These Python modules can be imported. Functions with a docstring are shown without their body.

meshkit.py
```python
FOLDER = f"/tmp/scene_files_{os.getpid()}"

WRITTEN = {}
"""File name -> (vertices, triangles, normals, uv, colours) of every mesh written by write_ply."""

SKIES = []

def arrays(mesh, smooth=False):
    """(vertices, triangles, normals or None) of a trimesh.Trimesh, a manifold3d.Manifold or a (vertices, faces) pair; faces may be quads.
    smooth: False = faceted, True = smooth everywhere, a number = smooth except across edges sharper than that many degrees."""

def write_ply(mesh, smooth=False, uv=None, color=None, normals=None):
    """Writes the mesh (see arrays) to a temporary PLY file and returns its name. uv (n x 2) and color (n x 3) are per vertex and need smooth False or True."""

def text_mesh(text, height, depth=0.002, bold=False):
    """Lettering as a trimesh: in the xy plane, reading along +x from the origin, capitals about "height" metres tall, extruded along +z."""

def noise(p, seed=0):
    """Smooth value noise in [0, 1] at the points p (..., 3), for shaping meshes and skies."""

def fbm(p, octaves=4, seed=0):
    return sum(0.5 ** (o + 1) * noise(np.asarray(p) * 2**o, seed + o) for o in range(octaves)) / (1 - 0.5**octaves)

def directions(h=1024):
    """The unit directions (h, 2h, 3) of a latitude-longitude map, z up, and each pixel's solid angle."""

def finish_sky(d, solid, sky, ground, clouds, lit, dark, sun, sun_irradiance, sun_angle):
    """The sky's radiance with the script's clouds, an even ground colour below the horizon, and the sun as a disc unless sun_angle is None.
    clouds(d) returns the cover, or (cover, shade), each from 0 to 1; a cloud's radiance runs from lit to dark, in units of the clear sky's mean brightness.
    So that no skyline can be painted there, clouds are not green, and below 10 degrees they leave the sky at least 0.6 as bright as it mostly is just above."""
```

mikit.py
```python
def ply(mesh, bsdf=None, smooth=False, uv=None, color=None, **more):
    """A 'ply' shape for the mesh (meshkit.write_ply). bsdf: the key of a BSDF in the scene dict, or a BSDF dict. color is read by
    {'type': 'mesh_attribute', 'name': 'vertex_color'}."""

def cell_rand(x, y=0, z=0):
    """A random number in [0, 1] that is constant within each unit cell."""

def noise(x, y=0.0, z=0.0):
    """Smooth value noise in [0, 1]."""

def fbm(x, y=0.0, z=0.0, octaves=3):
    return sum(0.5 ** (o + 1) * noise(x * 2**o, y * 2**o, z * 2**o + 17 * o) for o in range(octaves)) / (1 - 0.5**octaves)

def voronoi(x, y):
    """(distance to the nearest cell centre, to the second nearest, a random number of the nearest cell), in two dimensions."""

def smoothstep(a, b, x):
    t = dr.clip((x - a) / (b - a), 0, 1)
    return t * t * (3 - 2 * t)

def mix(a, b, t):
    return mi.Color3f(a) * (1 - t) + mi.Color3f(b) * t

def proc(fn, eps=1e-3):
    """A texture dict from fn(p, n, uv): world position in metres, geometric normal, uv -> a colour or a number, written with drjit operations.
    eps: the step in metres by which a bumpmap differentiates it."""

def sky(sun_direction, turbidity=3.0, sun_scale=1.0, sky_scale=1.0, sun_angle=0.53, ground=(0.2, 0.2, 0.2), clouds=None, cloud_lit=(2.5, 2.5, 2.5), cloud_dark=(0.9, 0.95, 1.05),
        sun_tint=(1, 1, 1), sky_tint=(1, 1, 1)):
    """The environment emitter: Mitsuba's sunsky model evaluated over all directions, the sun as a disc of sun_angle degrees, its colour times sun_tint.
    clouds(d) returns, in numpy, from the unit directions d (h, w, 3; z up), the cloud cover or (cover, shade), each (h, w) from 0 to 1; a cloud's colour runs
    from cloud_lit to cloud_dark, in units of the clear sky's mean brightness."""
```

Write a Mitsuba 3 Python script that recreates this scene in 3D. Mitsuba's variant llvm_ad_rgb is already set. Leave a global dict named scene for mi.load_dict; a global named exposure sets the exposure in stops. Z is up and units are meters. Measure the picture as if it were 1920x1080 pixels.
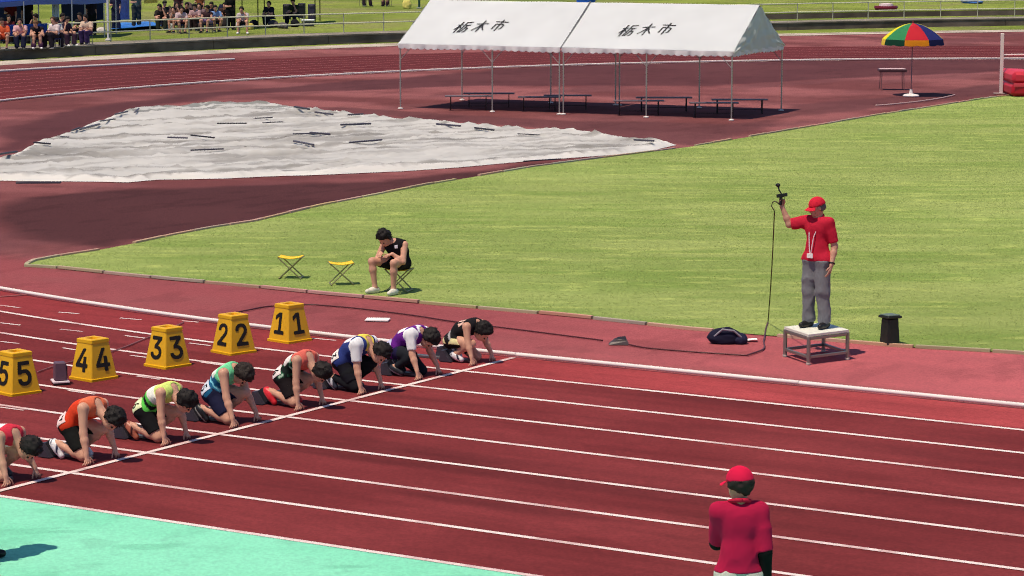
import math, random, re
import numpy as np, trimesh, drjit as dr, mitsuba as mi
import mikit, meshkit
from mikit import proc, noise, fbm, mix, smoothstep
from meshkit import fbm as nfbm
import shapely
from shapely.geometry import Polygon, LineString, Point

# ------------------------------------------------------------------ camera, sky, exposure
YAW, PITCH, FPX = -0.55844, 0.13739, 5178.3
CAM = np.array([18.402, -29.526, 5.707])
FW = np.array([math.sin(YAW) * math.cos(PITCH), math.cos(YAW) * math.cos(PITCH), -math.sin(PITCH)])
RT = np.cross(FW, [0, 0, 1.0]); RT /= np.linalg.norm(RT)
UP = np.cross(RT, FW)
T = mi.ScalarTransform4f
scene, labels = {}, {}
scene['camera'] = {'type': 'perspective', 'fov': math.degrees(2 * math.atan(960 / FPX)), 'fov_axis': 'x', 'near_clip': 0.1, 'far_clip': 3000.0,
                   'to_world': T().look_at(origin=CAM.tolist(), target=(CAM + FW * 50).tolist(), up=[0, 0, 1])}
SUN = np.array([-0.07, -0.42, 1.0]); SUN /= np.linalg.norm(SUN)
scene['sky'] = mikit.sky(SUN.tolist(), turbidity=3, sun_angle=0.6)
exposure = 1.3

rng = random.Random(7)
nrg = np.random.default_rng(7)
X0, R0, LW = -0.626, 37.344, 1.22          # the bend starts at X0; radius of the inner kerb; lane width
ZT = 0.37                                   # the spectators' terrace


def at(u, v, z=0.0):
    """The point of the level z seen at pixel (u, v) of the 1920 x 1080 photograph."""
    d = FW + (u - 960) / FPX * RT - (v - 540) / FPX * UP
    return CAM + d * ((z - CAM[2]) / d[2])


def lin(r, g, b):
    c = np.array([r, g, b], float) / 255
    return np.where(c <= 0.04045, c / 12.92, ((c + 0.055) / 1.055) ** 2.4).tolist()


# ------------------------------------------------------------------ materials
def vc(rough, **k):
    return {'type': 'twosided', 'b': {'type': 'principled', 'base_color': {'type': 'mesh_attribute', 'name': 'vertex_color'}, 'roughness': rough, **k}}


scene['m_cloth'] = vc(0.9, specular=0.2)
scene['m_skin'] = vc(0.55, specular=0.35)
scene['m_hair'] = vc(0.7, specular=0.3)
scene['m_plastic'] = vc(0.42, specular=0.45)
scene['m_paint'] = vc(0.6, specular=0.35)
scene['m_metal'] = vc(0.38, metallic=0.75)
scene['m_leaf'] = vc(0.8, specular=0.25)


scene['m_tarp'] = {'type': 'bumpmap', 'scale': 0.035, 'a': proc(lambda p, n, uv: dr.abs(fbm((p.x * .85 + p.y * .53) * .7, (p.y * .85 - p.x * .53) * 5.0, 0.0, 4) - .5), 0.01), 'b': vc(0.5, specular=0.4)}


def rubber(fn, bump=0.0025, rough=0.85):
    g = proc(lambda p, n, uv: fbm(p.x * 60, p.y * 60, 0.0, 2), 4e-3)
    return {'type': 'bumpmap', 'scale': bump, 'a': g, 'b': {'type': 'twosided', 'b': {'type': 'principled', 'base_color': proc(fn), 'roughness': rough, 'specular': 0.1}}}


def dist_seg(px, py, a, b):
    dx, dy = float(b[0] - a[0]), float(b[1] - a[1])
    t = dr.clip(((px - float(a[0])) * dx + (py - float(a[1])) * dy) / max(dx * dx + dy * dy, 1e-9), 0, 1)
    return dr.sqrt(dr.square(px - float(a[0]) - dx * t) + dr.square(py - float(a[1]) - dy * t))


def poly_sd(px, py, pts):
    """Signed distance to a polygon in plan (negative inside)."""
    d, s = mi.Float(1e9), mi.Float(1.0)
    n = len(pts)
    for i in range(n):
        a, b = pts[i], pts[(i + 1) % n]
        d = dr.minimum(d, dist_seg(px, py, a, b))
        c1, c2 = (float(a[1]) > py), (float(b[1]) > py)
        dy = float(b[1] - a[1])
        if abs(dy) > 1e-9:
            x = (py - float(a[1])) * (float(b[0] - a[0]) / dy) + float(a[0])
            s = dr.select((c1 != c2) & (px < x), -s, s)
    return d * s


TRACK_A, TRACK_B, TRACK_C = lin(106, 42, 45), lin(119, 50, 53), lin(88, 36, 39)


def track_col(p, n, uv):
    q = p.x - X0
    r = dr.select(q < 0, R0 - dr.sqrt(dr.square(q) + dr.square(p.y - R0)), R0 - dr.abs(p.y - R0))   # 0 at the kerb, negative outside
    c = mix(TRACK_A, TRACK_B, smoothstep(0.3, 0.75, fbm(p.x * 0.5, p.y * 0.9, 3.0, 3)))
    c = mix(c, TRACK_C, smoothstep(0.52, 0.8, fbm(p.x * 0.22 + 9, p.y * 1.6, 1.0, 3)) * 0.6)
    c = mix(c, lin(80, 36, 40), smoothstep(14.0, 40.0, p.y) * 0.85)                       # the far bend is an older, browner surface
    # the worn, faded inside lane
    lane1 = smoothstep(-1.35, -0.95, r) * 0.75 * smoothstep(40.0, 14.0, p.y)
    c = mix(c, mix(lin(136, 52, 56), lin(172, 74, 78), smoothstep(-3.0, 6.0, p.x)), lane1 * (0.55 + 0.6 * fbm(p.x * 0.35, p.y * 2.0, 8.0, 2)))
    c = mix(c, c * 0.82, smoothstep(0.5, 0.75, fbm(p.x * 0.45 + 2, p.y * 6.5, 13.0, 3)) * 0.55)
    c = mix(c, c * 1.22, smoothstep(0.58, 0.8, fbm(p.x * 1.6, p.y * 3.5 + 5, 17.0, 3)) * 0.5)
    g = fbm(p.x * 40, p.y * 40, 2.0, 3)
    return c * (0.78 + 0.44 * g)


scene['m_track'] = rubber(track_col)

DARK_POLY = [at(*q)[:2] for q in [(0, 398), (62, 370), (240, 352), (480, 347), (700, 338), (870, 323), (1080, 300), (1290, 277), (1400, 262), (1180, 300), (800, 348), (480, 415), (330, 442), (195, 460), (60, 448), (0, 432)]]
DARK_POLY2 = [at(*q)[:2] for q in [(0, 245), (140, 205), (330, 178), (700, 150), (1100, 118), (1480, 103), (1880, 92), (1960, 130), (1500, 150), (1330, 160), (900, 160), (560, 172), (420, 178), (250, 205), (110, 255), (0, 292)]]
DARK_POLY3 = [at(*q)[:2] for q in [(640, 200), (760, 208), (900, 216), (1100, 226), (1370, 232), (1620, 205), (1880, 176), (1930, 150), (1700, 178), (1480, 196), (1440, 236), (1300, 272), (1240, 266), (1050, 240), (800, 226), (560, 200)]]


def apron_col(p, n, uv):
    w = fbm(p.x * 0.7, p.y * 0.7, 5.0, 3) - 0.5
    c = mix(lin(98, 56, 58), lin(128, 79, 81), smoothstep(0.3, 0.7, fbm(p.x * 0.3, p.y * 0.45, 1.0, 3)))
    c = mix(c, lin(100, 62, 66), smoothstep(0.5, 0.75, fbm(p.x * 0.5 + 4, p.y * 0.22, 4.0, 4)) * 0.65)
    near = smoothstep(5.0, 3.6, p.y)
    c = mix(c, mix(lin(136, 70, 75), lin(168, 88, 94), smoothstep(-4.0, 5.0, p.x)), near * (0.6 + 0.5 * fbm(p.x * 0.8, p.y * 2.0, 6.0, 2)))
    c = mix(c, lin(112, 68, 70), near * smoothstep(0.75, 0.2, p.y) * 0.7 * smoothstep(0.3, 0.6, fbm(p.x * 0.9, p.y * 1.5, 2.5, 3)))
    for poly, k, col in ((DARK_POLY, 0.92, lin(68, 40, 43)), (DARK_POLY2, 0.85, lin(76, 45, 50)), (DARK_POLY3, 0.75, lin(82, 50, 54))):
        c = mix(c, col, k * smoothstep(0.35, -0.35, poly_sd(p.x, p.y, poly) + w * 0.9))
    c = mix(c, c * 0.78, smoothstep(0.55, 0.7, fbm(p.x * 2.3, p.y * 1.1, 11.0, 3)) * 0.6)
    return c * (0.80 + 0.4 * fbm(p.x * 45, p.y * 45, 2.0, 2))


scene['m_apron'] = rubber(apron_col)


def grass_col(p, n, uv):
    a = p.x * 0.86 + p.y * 0.5
    b = p.y * 0.86 - p.x * 0.5
    c = mix(lin(121, 139, 76), lin(135, 149, 87), smoothstep(0.3, 0.7, fbm(a * 0.35, b * 0.9, 2.0, 4)))
    c = mix(c, lin(102, 128, 58), smoothstep(0.48, 0.78, fbm(a * 0.5 + 3, b * 2.2, 6.0, 3)) * 0.5)
    c = mix(c, lin(158, 170, 98), smoothstep(0.55, 0.85, fbm(a * 1.5 + 7, b * 4.5, 9.0, 3)) * 0.65)
    c = mix(c, c * 0.86, smoothstep(0.35, 0.65, fbm(a * 0.12, b * 0.25, 21.0, 2)) * 0.7)
    c = mix(c, lin(98, 124, 60), smoothstep(0.8, 0.1, p.y - 3.5) * 0.35)
    return c * (0.86 + 0.28 * fbm(p.x * 24, p.y * 24, 1.0, 3))


def turf(fn, s):
    g = proc(lambda p, n, uv: fbm(p.x * s, p.y * s, 0.0, 3), 0.01)
    return {'type': 'bumpmap', 'scale': 0.002, 'a': g, 'b': {'type': 'twosided', 'b': {'type': 'principled', 'base_color': proc(fn), 'roughness': 0.95, 'specular': 0.1}}}


scene['m_grass'] = turf(grass_col, 14.0)


def terr_col(p, n, uv):
    c = mix(lin(92, 106, 46), lin(112, 124, 58), smoothstep(0.3, 0.7, fbm(p.x * 0.3, p.y * 0.3, 2.0, 4)))
    c = mix(c, lin(110, 106, 76), smoothstep(0.55, 0.75, fbm(p.x * 0.5, p.y * 0.5, 7.0, 3)) * 0.6)
    return c * (0.7 + 0.6 * fbm(p.x * 8, p.y * 8, 1.0, 3))


scene['m_terrace'] = turf(terr_col, 5.0)


def green_col(p, n, uv):
    c = mix(lin(122, 208, 174), lin(134, 216, 184), smoothstep(0.3, 0.7, fbm(p.x * 0.9, p.y * 0.9, 2.0, 3)))
    s = smoothstep(0.58, 0.75, fbm(p.x * 0.9 + p.y * 0.7, p.y * 3.5 - p.x * 2.5, 5.0, 3))
    c = mix(c, lin(106, 186, 154), s * 0.5)
    c = mix(c, c * 0.80, smoothstep(0.60, 0.78, fbm(p.x * 2.6, p.y * 2.6, 15.0, 4)) * 0.5)
    return c * (0.86 + 0.28 * fbm(p.x * 40, p.y * 40, 1.0, 3))


scene['m_green'] = rubber(green_col, 0.0015, 0.75)


def conc(base, dark, s=1.0):
    def fn(p, n, uv):
        c = mix(base, dark, smoothstep(0.35, 0.75, fbm(p.x * 0.9 * s, p.y * 0.9 * s, p.z * 2.0, 4)))
        st = smoothstep(0.5, 0.8, fbm(p.x * 2.2 * s, p.y * 2.2 * s, 3.0, 2))
        return mix(c, c * 0.7, st * 0.6) * (0.85 + 0.3 * fbm(p.x * 30, p.y * 30, p.z * 30, 2))
    return {'type': 'twosided', 'b': {'type': 'principled', 'base_color': proc(fn), 'roughness': 0.9, 'specular': 0.2}}


scene['m_gutter'] = conc(lin(168, 158, 148), lin(138, 128, 118))
scene['m_wall'] = conc(lin(118, 106, 98), lin(88, 78, 70))
scene['m_cap'] = conc(lin(128, 122, 114), lin(104, 100, 92))


def line_col(p, n, uv):
    w = fbm(p.x * 3, p.y * 3, 1.0, 3)
    c = mix(lin(226, 208, 206), lin(198, 164, 164), smoothstep(0.45, 0.8, w))
    return c * (0.85 + 0.25 * fbm(p.x * 50, p.y * 50, 2.0, 2))


scene['m_line'] = {'type': 'twosided', 'b': {'type': 'principled', 'base_color': proc(line_col), 'roughness': 0.7, 'specular': 0.3}}
scene['m_farline'] = {'type': 'twosided', 'b': {'type': 'principled', 'base_color': proc(lambda p, n, uv: mix(lin(164, 104, 106), lin(140, 82, 84), fbm(p.x, p.y, 1.0, 2))), 'roughness': 0.8}}


# ------------------------------------------------------------------ helpers: entries and meshes
def put(key, mesh, mat, color=None, smooth=False, var=0.06, vs=14.0):
    """One entry of the scene. color: (r, g, b) linear or an (n, 3) array for the mesh's vertices; var: slight unevenness of the paint."""
    assert key not in scene, key
    if hasattr(mesh, 'to_mesh'):
        m = mesh.to_mesh(); mesh = trimesh.Trimesh(m.vert_properties[:, :3], m.tri_verts, process=False)
    if color is not None and smooth not in (False, True):
        mesh = trimesh.graph.smooth_shade(mesh, angle=math.radians(smooth), facet_minarea=None); smooth = True
    col = None
    if color is not None:
        col = np.asarray(color, float)
        if col.ndim == 1:
            col = np.tile(col, (len(mesh.vertices), 1))
        if var:
            col = col * (1 + var * 2 * (nfbm(np.asarray(mesh.vertices) * vs, 2, 5) - 0.5))[:, None]
        col = np.clip(col, 0.002, 0.92)
    scene[key] = mikit.ply(mesh, mat, smooth=smooth, color=col)
    return key


COUNT = {}


def num(name):
    COUNT[name] = COUNT.get(name, -1) + 1
    return name if COUNT[name] == 0 else f'{name}_{COUNT[name]:03d}'


def thing(name, label, cat, group=None, kind=None):
    key = num(name)
    labels[key] = {'label': label, 'category': cat}
    if group: labels[key]['group'] = group
    if kind: labels[key]['kind'] = kind
    return key


def part(parent, name, mesh, mat, color=None, smooth=False, label=None, **k):
    key = num(f'{parent}__{name}')
    put(key, mesh, mat, color, smooth, **k)
    if label: labels[key] = {'label': label}
    return key


def struct(name, mesh, mat, color=None, smooth=False, kind='structure', label=None):
    put(name, mesh, mat, color, smooth)
    labels[name] = {'label': label or name.replace('_', ' '), 'kind': kind, 'category': name.replace('_', ' ')}
    return name


def mesh(v, f):
    return trimesh.Trimesh(np.asarray(v, float), np.asarray(f), process=False)


def cat(*ms):
    ms = [m for x in ms for m in (x if isinstance(x, (list, tuple)) else [x])]
    return trimesh.util.concatenate(ms)


def strip(a, b):
    """Ribbon between two polylines of equal length."""
    a, b = np.asarray(a, float), np.asarray(b, float)
    n = len(a)
    i = np.arange(n - 1)
    f = np.vstack([np.stack([i, i + n, i + 1], 1), np.stack([i + 1, i + n, i + n + 1], 1)])
    m = mesh(np.vstack([a, b]), f)
    if m.face_normals[:, 2].sum() < 0: m.invert()
    return m


def fill(poly, z=0.0):
    v, f = trimesh.creation.triangulate_polygon(poly, engine='earcut')
    m = mesh(np.column_stack([v, np.full(len(v), z)]), f)
    if m.face_normals[:, 2].sum() < 0: m.invert()
    return m


def tube(pts, r, n=8, closed=False, caps=True):
    pts = np.asarray(pts, float)
    r = np.broadcast_to(np.asarray(r, float), len(pts))
    tg = np.gradient(pts, axis=0)
    tg /= np.maximum(np.linalg.norm(tg, axis=1, keepdims=True), 1e-9)
    ref = np.array([0, 0, 1.0]) if abs(tg[:, 2]).mean() < 0.8 else np.array([1.0, 0, 0])
    rings = []
    for p, t, rr in zip(pts, tg, r):
        x = np.cross(t, ref); x /= max(np.linalg.norm(x), 1e-9); y = np.cross(t, x)
        a = np.arange(n) * 2 * np.pi / n
        rings.append(p + rr * (np.cos(a)[:, None] * x + np.sin(a)[:, None] * y))
    v = np.vstack(rings); f = []
    for k in range(len(pts) - 1):
        for j in range(n):
            a, b, c, d = k * n + j, k * n + (j + 1) % n, (k + 1) * n + j, (k + 1) * n + (j + 1) % n
            f += [[a, b, c], [b, d, c]]
    if caps:
        v = np.vstack([v, pts[:1], pts[-1:]])
        c0, c1 = len(v) - 2, len(v) - 1
        for j in range(n):
            f += [[c0, (j + 1) % n, j], [c1, (len(pts) - 1) * n + j, (len(pts) - 1) * n + (j + 1) % n]]
    m = mesh(v, f)
    m.fix_normals() if False else None
    if m.volume < 0: m.invert()
    return m


def rbox(sx, sy, sz, c=0.01, at=(0, 0, 0), rz=0.0, taper=1.0):
    """Chamfered box standing on its base; taper scales the top."""
    pts = []
    for z, s in ((0, 1.0), (sz, taper)):
        for a in (-1, 1):
            for b in (-1, 1):
                x, y = a * sx / 2 * s, b * sy / 2 * s
                zz = z + (c if z == 0 else -c)
                pts += [(x - a * c, y - b * c, z), (x, y - b * c, zz), (x - a * c, y, zz)]
    m = trimesh.convex.convex_hull(np.array(pts))
    m.apply_transform(trimesh.transformations.rotation_matrix(rz, [0, 0, 1])); m.apply_translation(at)
    return m


def bar(a, b, w, h=None, c=0.004):
    """Chamfered square bar between two points."""
    a, b = np.asarray(a, float), np.asarray(b, float)
    L = np.linalg.norm(b - a); h = h or w
    m = rbox(w, h, L, c)
    z = (b - a) / L
    x = np.cross([0, 0, 1.0] if abs(z[2]) < 0.95 else [0, 1.0, 0], z); x /= np.linalg.norm(x)
    M = np.eye(4); M[:3, 0], M[:3, 1], M[:3, 2], M[:3, 3] = x, np.cross(z, x), z, a
    m.apply_transform(M)
    return m


def lathe(profile, n=24, at=(0, 0, 0)):
    prof = np.asarray(profile, float)
    m = trimesh.creation.revolve(prof, sections=n)
    m.apply_translation(at)
    return m


def slab(G, t):
    """A closed sheet of thickness t from a grid of points (a, b, 3)."""
    G = np.asarray(G, float)
    a, b = G.shape[:2]
    du, dv = np.gradient(G, axis=0), np.gradient(G, axis=1)
    n = np.cross(du, dv); n /= np.maximum(np.linalg.norm(n, axis=2, keepdims=True), 1e-9)
    top, bot = (G + n * t / 2).reshape(-1, 3), (G - n * t / 2).reshape(-1, 3)
    I = np.arange(a * b).reshape(a, b); N = a * b
    q = np.stack([I[:-1, :-1], I[1:, :-1], I[1:, 1:], I[:-1, 1:]], -1).reshape(-1, 4)
    f = [q[:, [0, 1, 2]], q[:, [0, 2, 3]], q[:, [0, 2, 1]] + N, q[:, [0, 3, 2]] + N]
    loop = np.concatenate([I[:-1, 0], I[-1, :-1], I[1:, -1][::-1], I[0, 1:][::-1]])
    nx = np.roll(loop, -1)
    f += [np.stack([loop, loop + N, nx], 1), np.stack([nx, loop + N, nx + N], 1)]
    m = mesh(np.vstack([top, bot]), np.vstack(f))
    return m


def place(m, pos, rz=0.0):
    m = m.copy()
    m.apply_transform(trimesh.transformations.rotation_matrix(rz, [0, 0, 1])); m.apply_translation(pos)
    return m


def loop_pts(off, x_end=80.0, n=180):
    """The line 'off' metres outside the inner kerb: near straight, bend, far straight."""
    r = R0 + off
    th = np.linspace(-np.pi / 2, -3 * np.pi / 2, n)
    arc = np.stack([X0 + r * np.cos(th), R0 + r * np.sin(th)], 1)
    return np.vstack([[[x_end, R0 - r]], np.stack([np.linspace(30, X0 + 1, 12), np.full(12, R0 - r)], 1), arc, [[x_end, R0 + r]]])


def z3(p, z):
    return np.column_stack([p, np.full(len(p), z)])


# ------------------------------------------------------------------ the setting
struct('ground', mesh([[-900, -900, -0.03], [900, -900, -0.03], [900, 1200, -0.03], [-900, 1200, -0.03]], [[0, 1, 2], [0, 2, 3]]), 'm_terrace', label='grassy ground around the sports field')

# edges traced along the far side: where the red surface stops, where the wall stands
EDGE = np.array([[-30, -9], [-47.2, 12], [-50.3, 30], [-50.4, 45.6], [-49.7, 50.7], [-48.7, 56.3], [-47.3, 61.6], [-45.8, 65.5], [-36.1, 81.8], [-32.0, 87.4], [-29.4, 90.4], [-10, 110], [20, 128], [80, 140]])
WALL = np.array([[-34, -16], [-50, 12], [-53.2, 32], [-52.9, 48.2], [-52.2, 53.6], [-51.1, 59.1], [-49.7, 64.4], [-48.4, 67.6], [-38.6, 86.6], [-34.9, 92.6], [-31.6, 96.7], [-12, 117], [20, 137], [80, 150]])


def dense(P, k=12):
    from scipy.interpolate import CubicSpline
    s = np.r_[0, np.cumsum(np.linalg.norm(np.diff(P, axis=0), axis=1))]
    t = np.linspace(0, s[-1], len(P) * k)
    from scipy.interpolate import PchipInterpolator
    return PchipInterpolator(s, P)(t)


EDGE_D, WALL_D = dense(EDGE), dense(WALL)


def offset(P, d):
    t = np.gradient(P, axis=0); t /= np.linalg.norm(t, axis=1, keepdims=True)
    return P + d * np.stack([-t[:, 1], t[:, 0]], 1)


apron_poly = Polygon(np.vstack([EDGE_D, [[80, -9.79], [-30, -9.79]]]))
struct('field_apron', fill(apron_poly, -0.008), 'm_apron', label='faded red all weather surface with dark worn patches inside the bend')
struct('running_track', strip(z3(loop_pts(0), 0.0), z3(loop_pts(9.79), 0.0)), 'm_track', label='dark red running track with white lane lines')
struct('green_apron', fill(Polygon([(-60, -9.79), (80, -9.79), (80, -24), (-60, -24)]), 0.0), 'm_green', label='pale green all weather strip in front of the track')
# lane lines: near straight and bend in sections
for k in range(1, 9):
    c = loop_pts(LW * k, n=240)
    hw = 0.038
    a, b = loop_pts(LW * k - hw, n=240), loop_pts(LW * k + hw, n=240)
    split = 100                                             # bright on the near side, worn on the far side of the bend
    part('running_track', 'lane_line', strip(z3(a[:split], 0.004), z3(b[:split], 0.004)), 'm_line')
    if k < 8:
        part('running_track', 'lane_line', strip(z3(a[split - 1:], 0.004), z3(b[split - 1:], 0.004)), 'm_farline', label='worn lane line on the far side of the bend')
part('running_track', 'start_line', strip([[-0.038, -0.03, 0.008], [-0.038, -9.76, 0.008]], [[0.038, -0.03, 0.008], [0.038, -9.76, 0.008]]), 'm_line', label='white start line across all lanes')
for (u0, v0, u1, v1) in [(0, 572, 38, 577), (110, 585, 148, 588), (225, 596, 265, 599.5), (0, 605, 38, 609.5), (113, 617, 155, 621.5), (234, 629, 273, 634), (0, 640, 36, 644), (118, 652, 142, 656),
                         (245, 666, 275, 670), (355, 643, 395, 648), (128, 732, 178, 739), (0, 763, 45, 769), (257, 705, 300, 711), (377, 679, 420, 685), (585, 634, 630, 638), (340, 601, 372, 604)]:
    a, b = at(u0, v0, 0.004), at(u1, v1, 0.004)
    d = (b - a) / np.linalg.norm(b - a); s = np.cross([0, 0, 1], d) * 0.022
    part('running_track', 'track_mark', strip([a + s, b + s], [a - s, b - s]), 'm_line')

a, b = loop_pts(0.02, n=240), loop_pts(0.10, n=240)
part('running_track', 'lane_line', strip(z3(a[110:], 0.004), z3(b[110:], 0.004)), 'm_line', label='white line along the kerb on the far side of the bend')
# inner kerb: low white aluminium rail in lengths, on small feet
kc = loop_pts(-0.03, x_end=40, n=230)
ks = LineString(kc)
kerb = thing('track_kerb', 'low white metal kerb rail along the inside of the running track', 'kerb', kind='structure')
s, step = 0.0, 4.0
while s < ks.length - 0.1:
    e = min(s + step, ks.length)
    q = np.array([ks.interpolate(t).coords[0] for t in np.linspace(s + 0.006, e - 0.006, 7)])
    part(kerb, 'rail', tube(z3(q, 0.038), 0.027, 8), 'm_paint', lin(232, 224, 222), True, var=0.05, vs=2)
    s = e
oc = LineString(loop_pts(9.79, n=400)[210:])
oe = at(400, 108, 0.04)[:2]
e0 = oc.project(Point(*oe))
q = np.array([oc.interpolate(t).coords[0] for t in np.linspace(max(e0 - 45, 0), e0, 60)])
part('running_track', 'outer_kerb', tube(z3(q, 0.045), 0.045, 6), 'm_paint', lin(226, 214, 212), True, label='white outer kerb on the far side of the bend, ending half way')

# the grass field and its edging stones
GL = [(62, 490), (120, 479), (175, 471), (250, 457), (325, 441), (400, 427), (475, 416), (600, 386), (800, 347), (1000, 313), (1290, 276), (1500, 241), (1640, 217), (1750, 200), (1860, 183), (1925, 176)]
GN = [(45, 499), (100, 502), (195, 512), (312, 524), (475, 538), (600, 551), (820, 571), (1060, 592), (1290, 617), (1500, 634), (1690, 650), (1890, 661)]
gl = [at(*q)[:2] for q in GL]; gn = [at(*q)[:2] for q in GN]
field = Polygon(np.vstack([gn, [[12, 3.9], [70, 3.9], [70, 70], [-13.6, 70]], gl[::-1]]))
struct('grass_field', fill(field.segmentize(1.0), 0.004), 'm_grass', label='sunlit grass field with faint mowing streaks')
edge_line = LineString(np.vstack([gl[::-1], gn, [[10, 3.85]]]))
L, s = edge_line.length, 0.0
while s < L - 0.3:
    e = min(s + rng.uniform(0.9, 1.1), L)
    if rng.random() > 0.10:
        q = np.array([edge_line.interpolate(t).coords[0] for t in np.linspace(s + 0.015, e - 0.02, 4)])
        w = 0.035
        a, b = offset(q, w), offset(q, -w)
        z = rng.uniform(0.012, 0.024)
        m = slab(np.stack([z3(a, z), z3(b, z)], 0), 0.04)
        part('grass_field', 'edging_stone', m, 'm_paint', lin(*[x * rng.uniform(0.86, 1.04) for x in (186, 164, 138)]), var=0.12, vs=6)
    s = e

# grass tufts: a thin cover of short blades over the part of the field in view
def tufts(poly, n, hmin, hmax, seed, cols, wgt=None):
    g = np.random.default_rng(seed)
    x0, y0, x1, y1 = poly.bounds
    P = g.uniform([x0, y0], [x1, y1], (n * 3, 2))
    P = P[shapely.contains_xy(poly, P[:, 0], P[:, 1])][:n]
    n = len(P); a = g.uniform(0, 2 * np.pi, (n, 3))
    h = g.uniform(hmin, hmax, (n, 1)); w = h * 0.4
    V, C = [], []
    tone = nfbm(np.column_stack([P * 0.9, np.zeros(n)]), 3, 3)[:, None]
    col = np.asarray(cols[0]) * (1 - tone) + np.asarray(cols[1]) * tone
    col = col * g.uniform(0.93, 1.07, (n, 1))
    for k in range(3):
        d = np.stack([np.cos(a[:, k]), np.sin(a[:, k])], 1); s = np.stack([-d[:, 1], d[:, 0]], 1)
        b = P + d * 0.01
        tip = b + d * h * 2.4
        V += [np.column_stack([b - s * w, np.full(n, 0.0)]), np.column_stack([b + s * w, np.full(n, 0.0)]), np.column_stack([tip, h[:, 0]])]
        C += [col] * 3
    V = np.stack(V, 1).reshape(-1, 3); C = np.stack(C, 1).reshape(-1, 3)
    return mesh(V, np.arange(len(V)).reshape(-1, 3)), C


seen = Polygon([at(*q)[:2] for q in [(20, 480), (700, 350), (1950, 160), (1960, 680), (20, 515)]]).intersection(field)
gm, gc = tufts(seen, 110000, 0.005, 0.012, 3, (lin(122, 140, 70), lin(146, 160, 88)))
gm.apply_translation([0, 0, 0.004])
put('grass', gm, 'm_leaf', gc, var=0)
labels['grass'] = {'label': 'short grass blades covering the field', 'category': 'grass', 'kind': 'stuff'}

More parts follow.
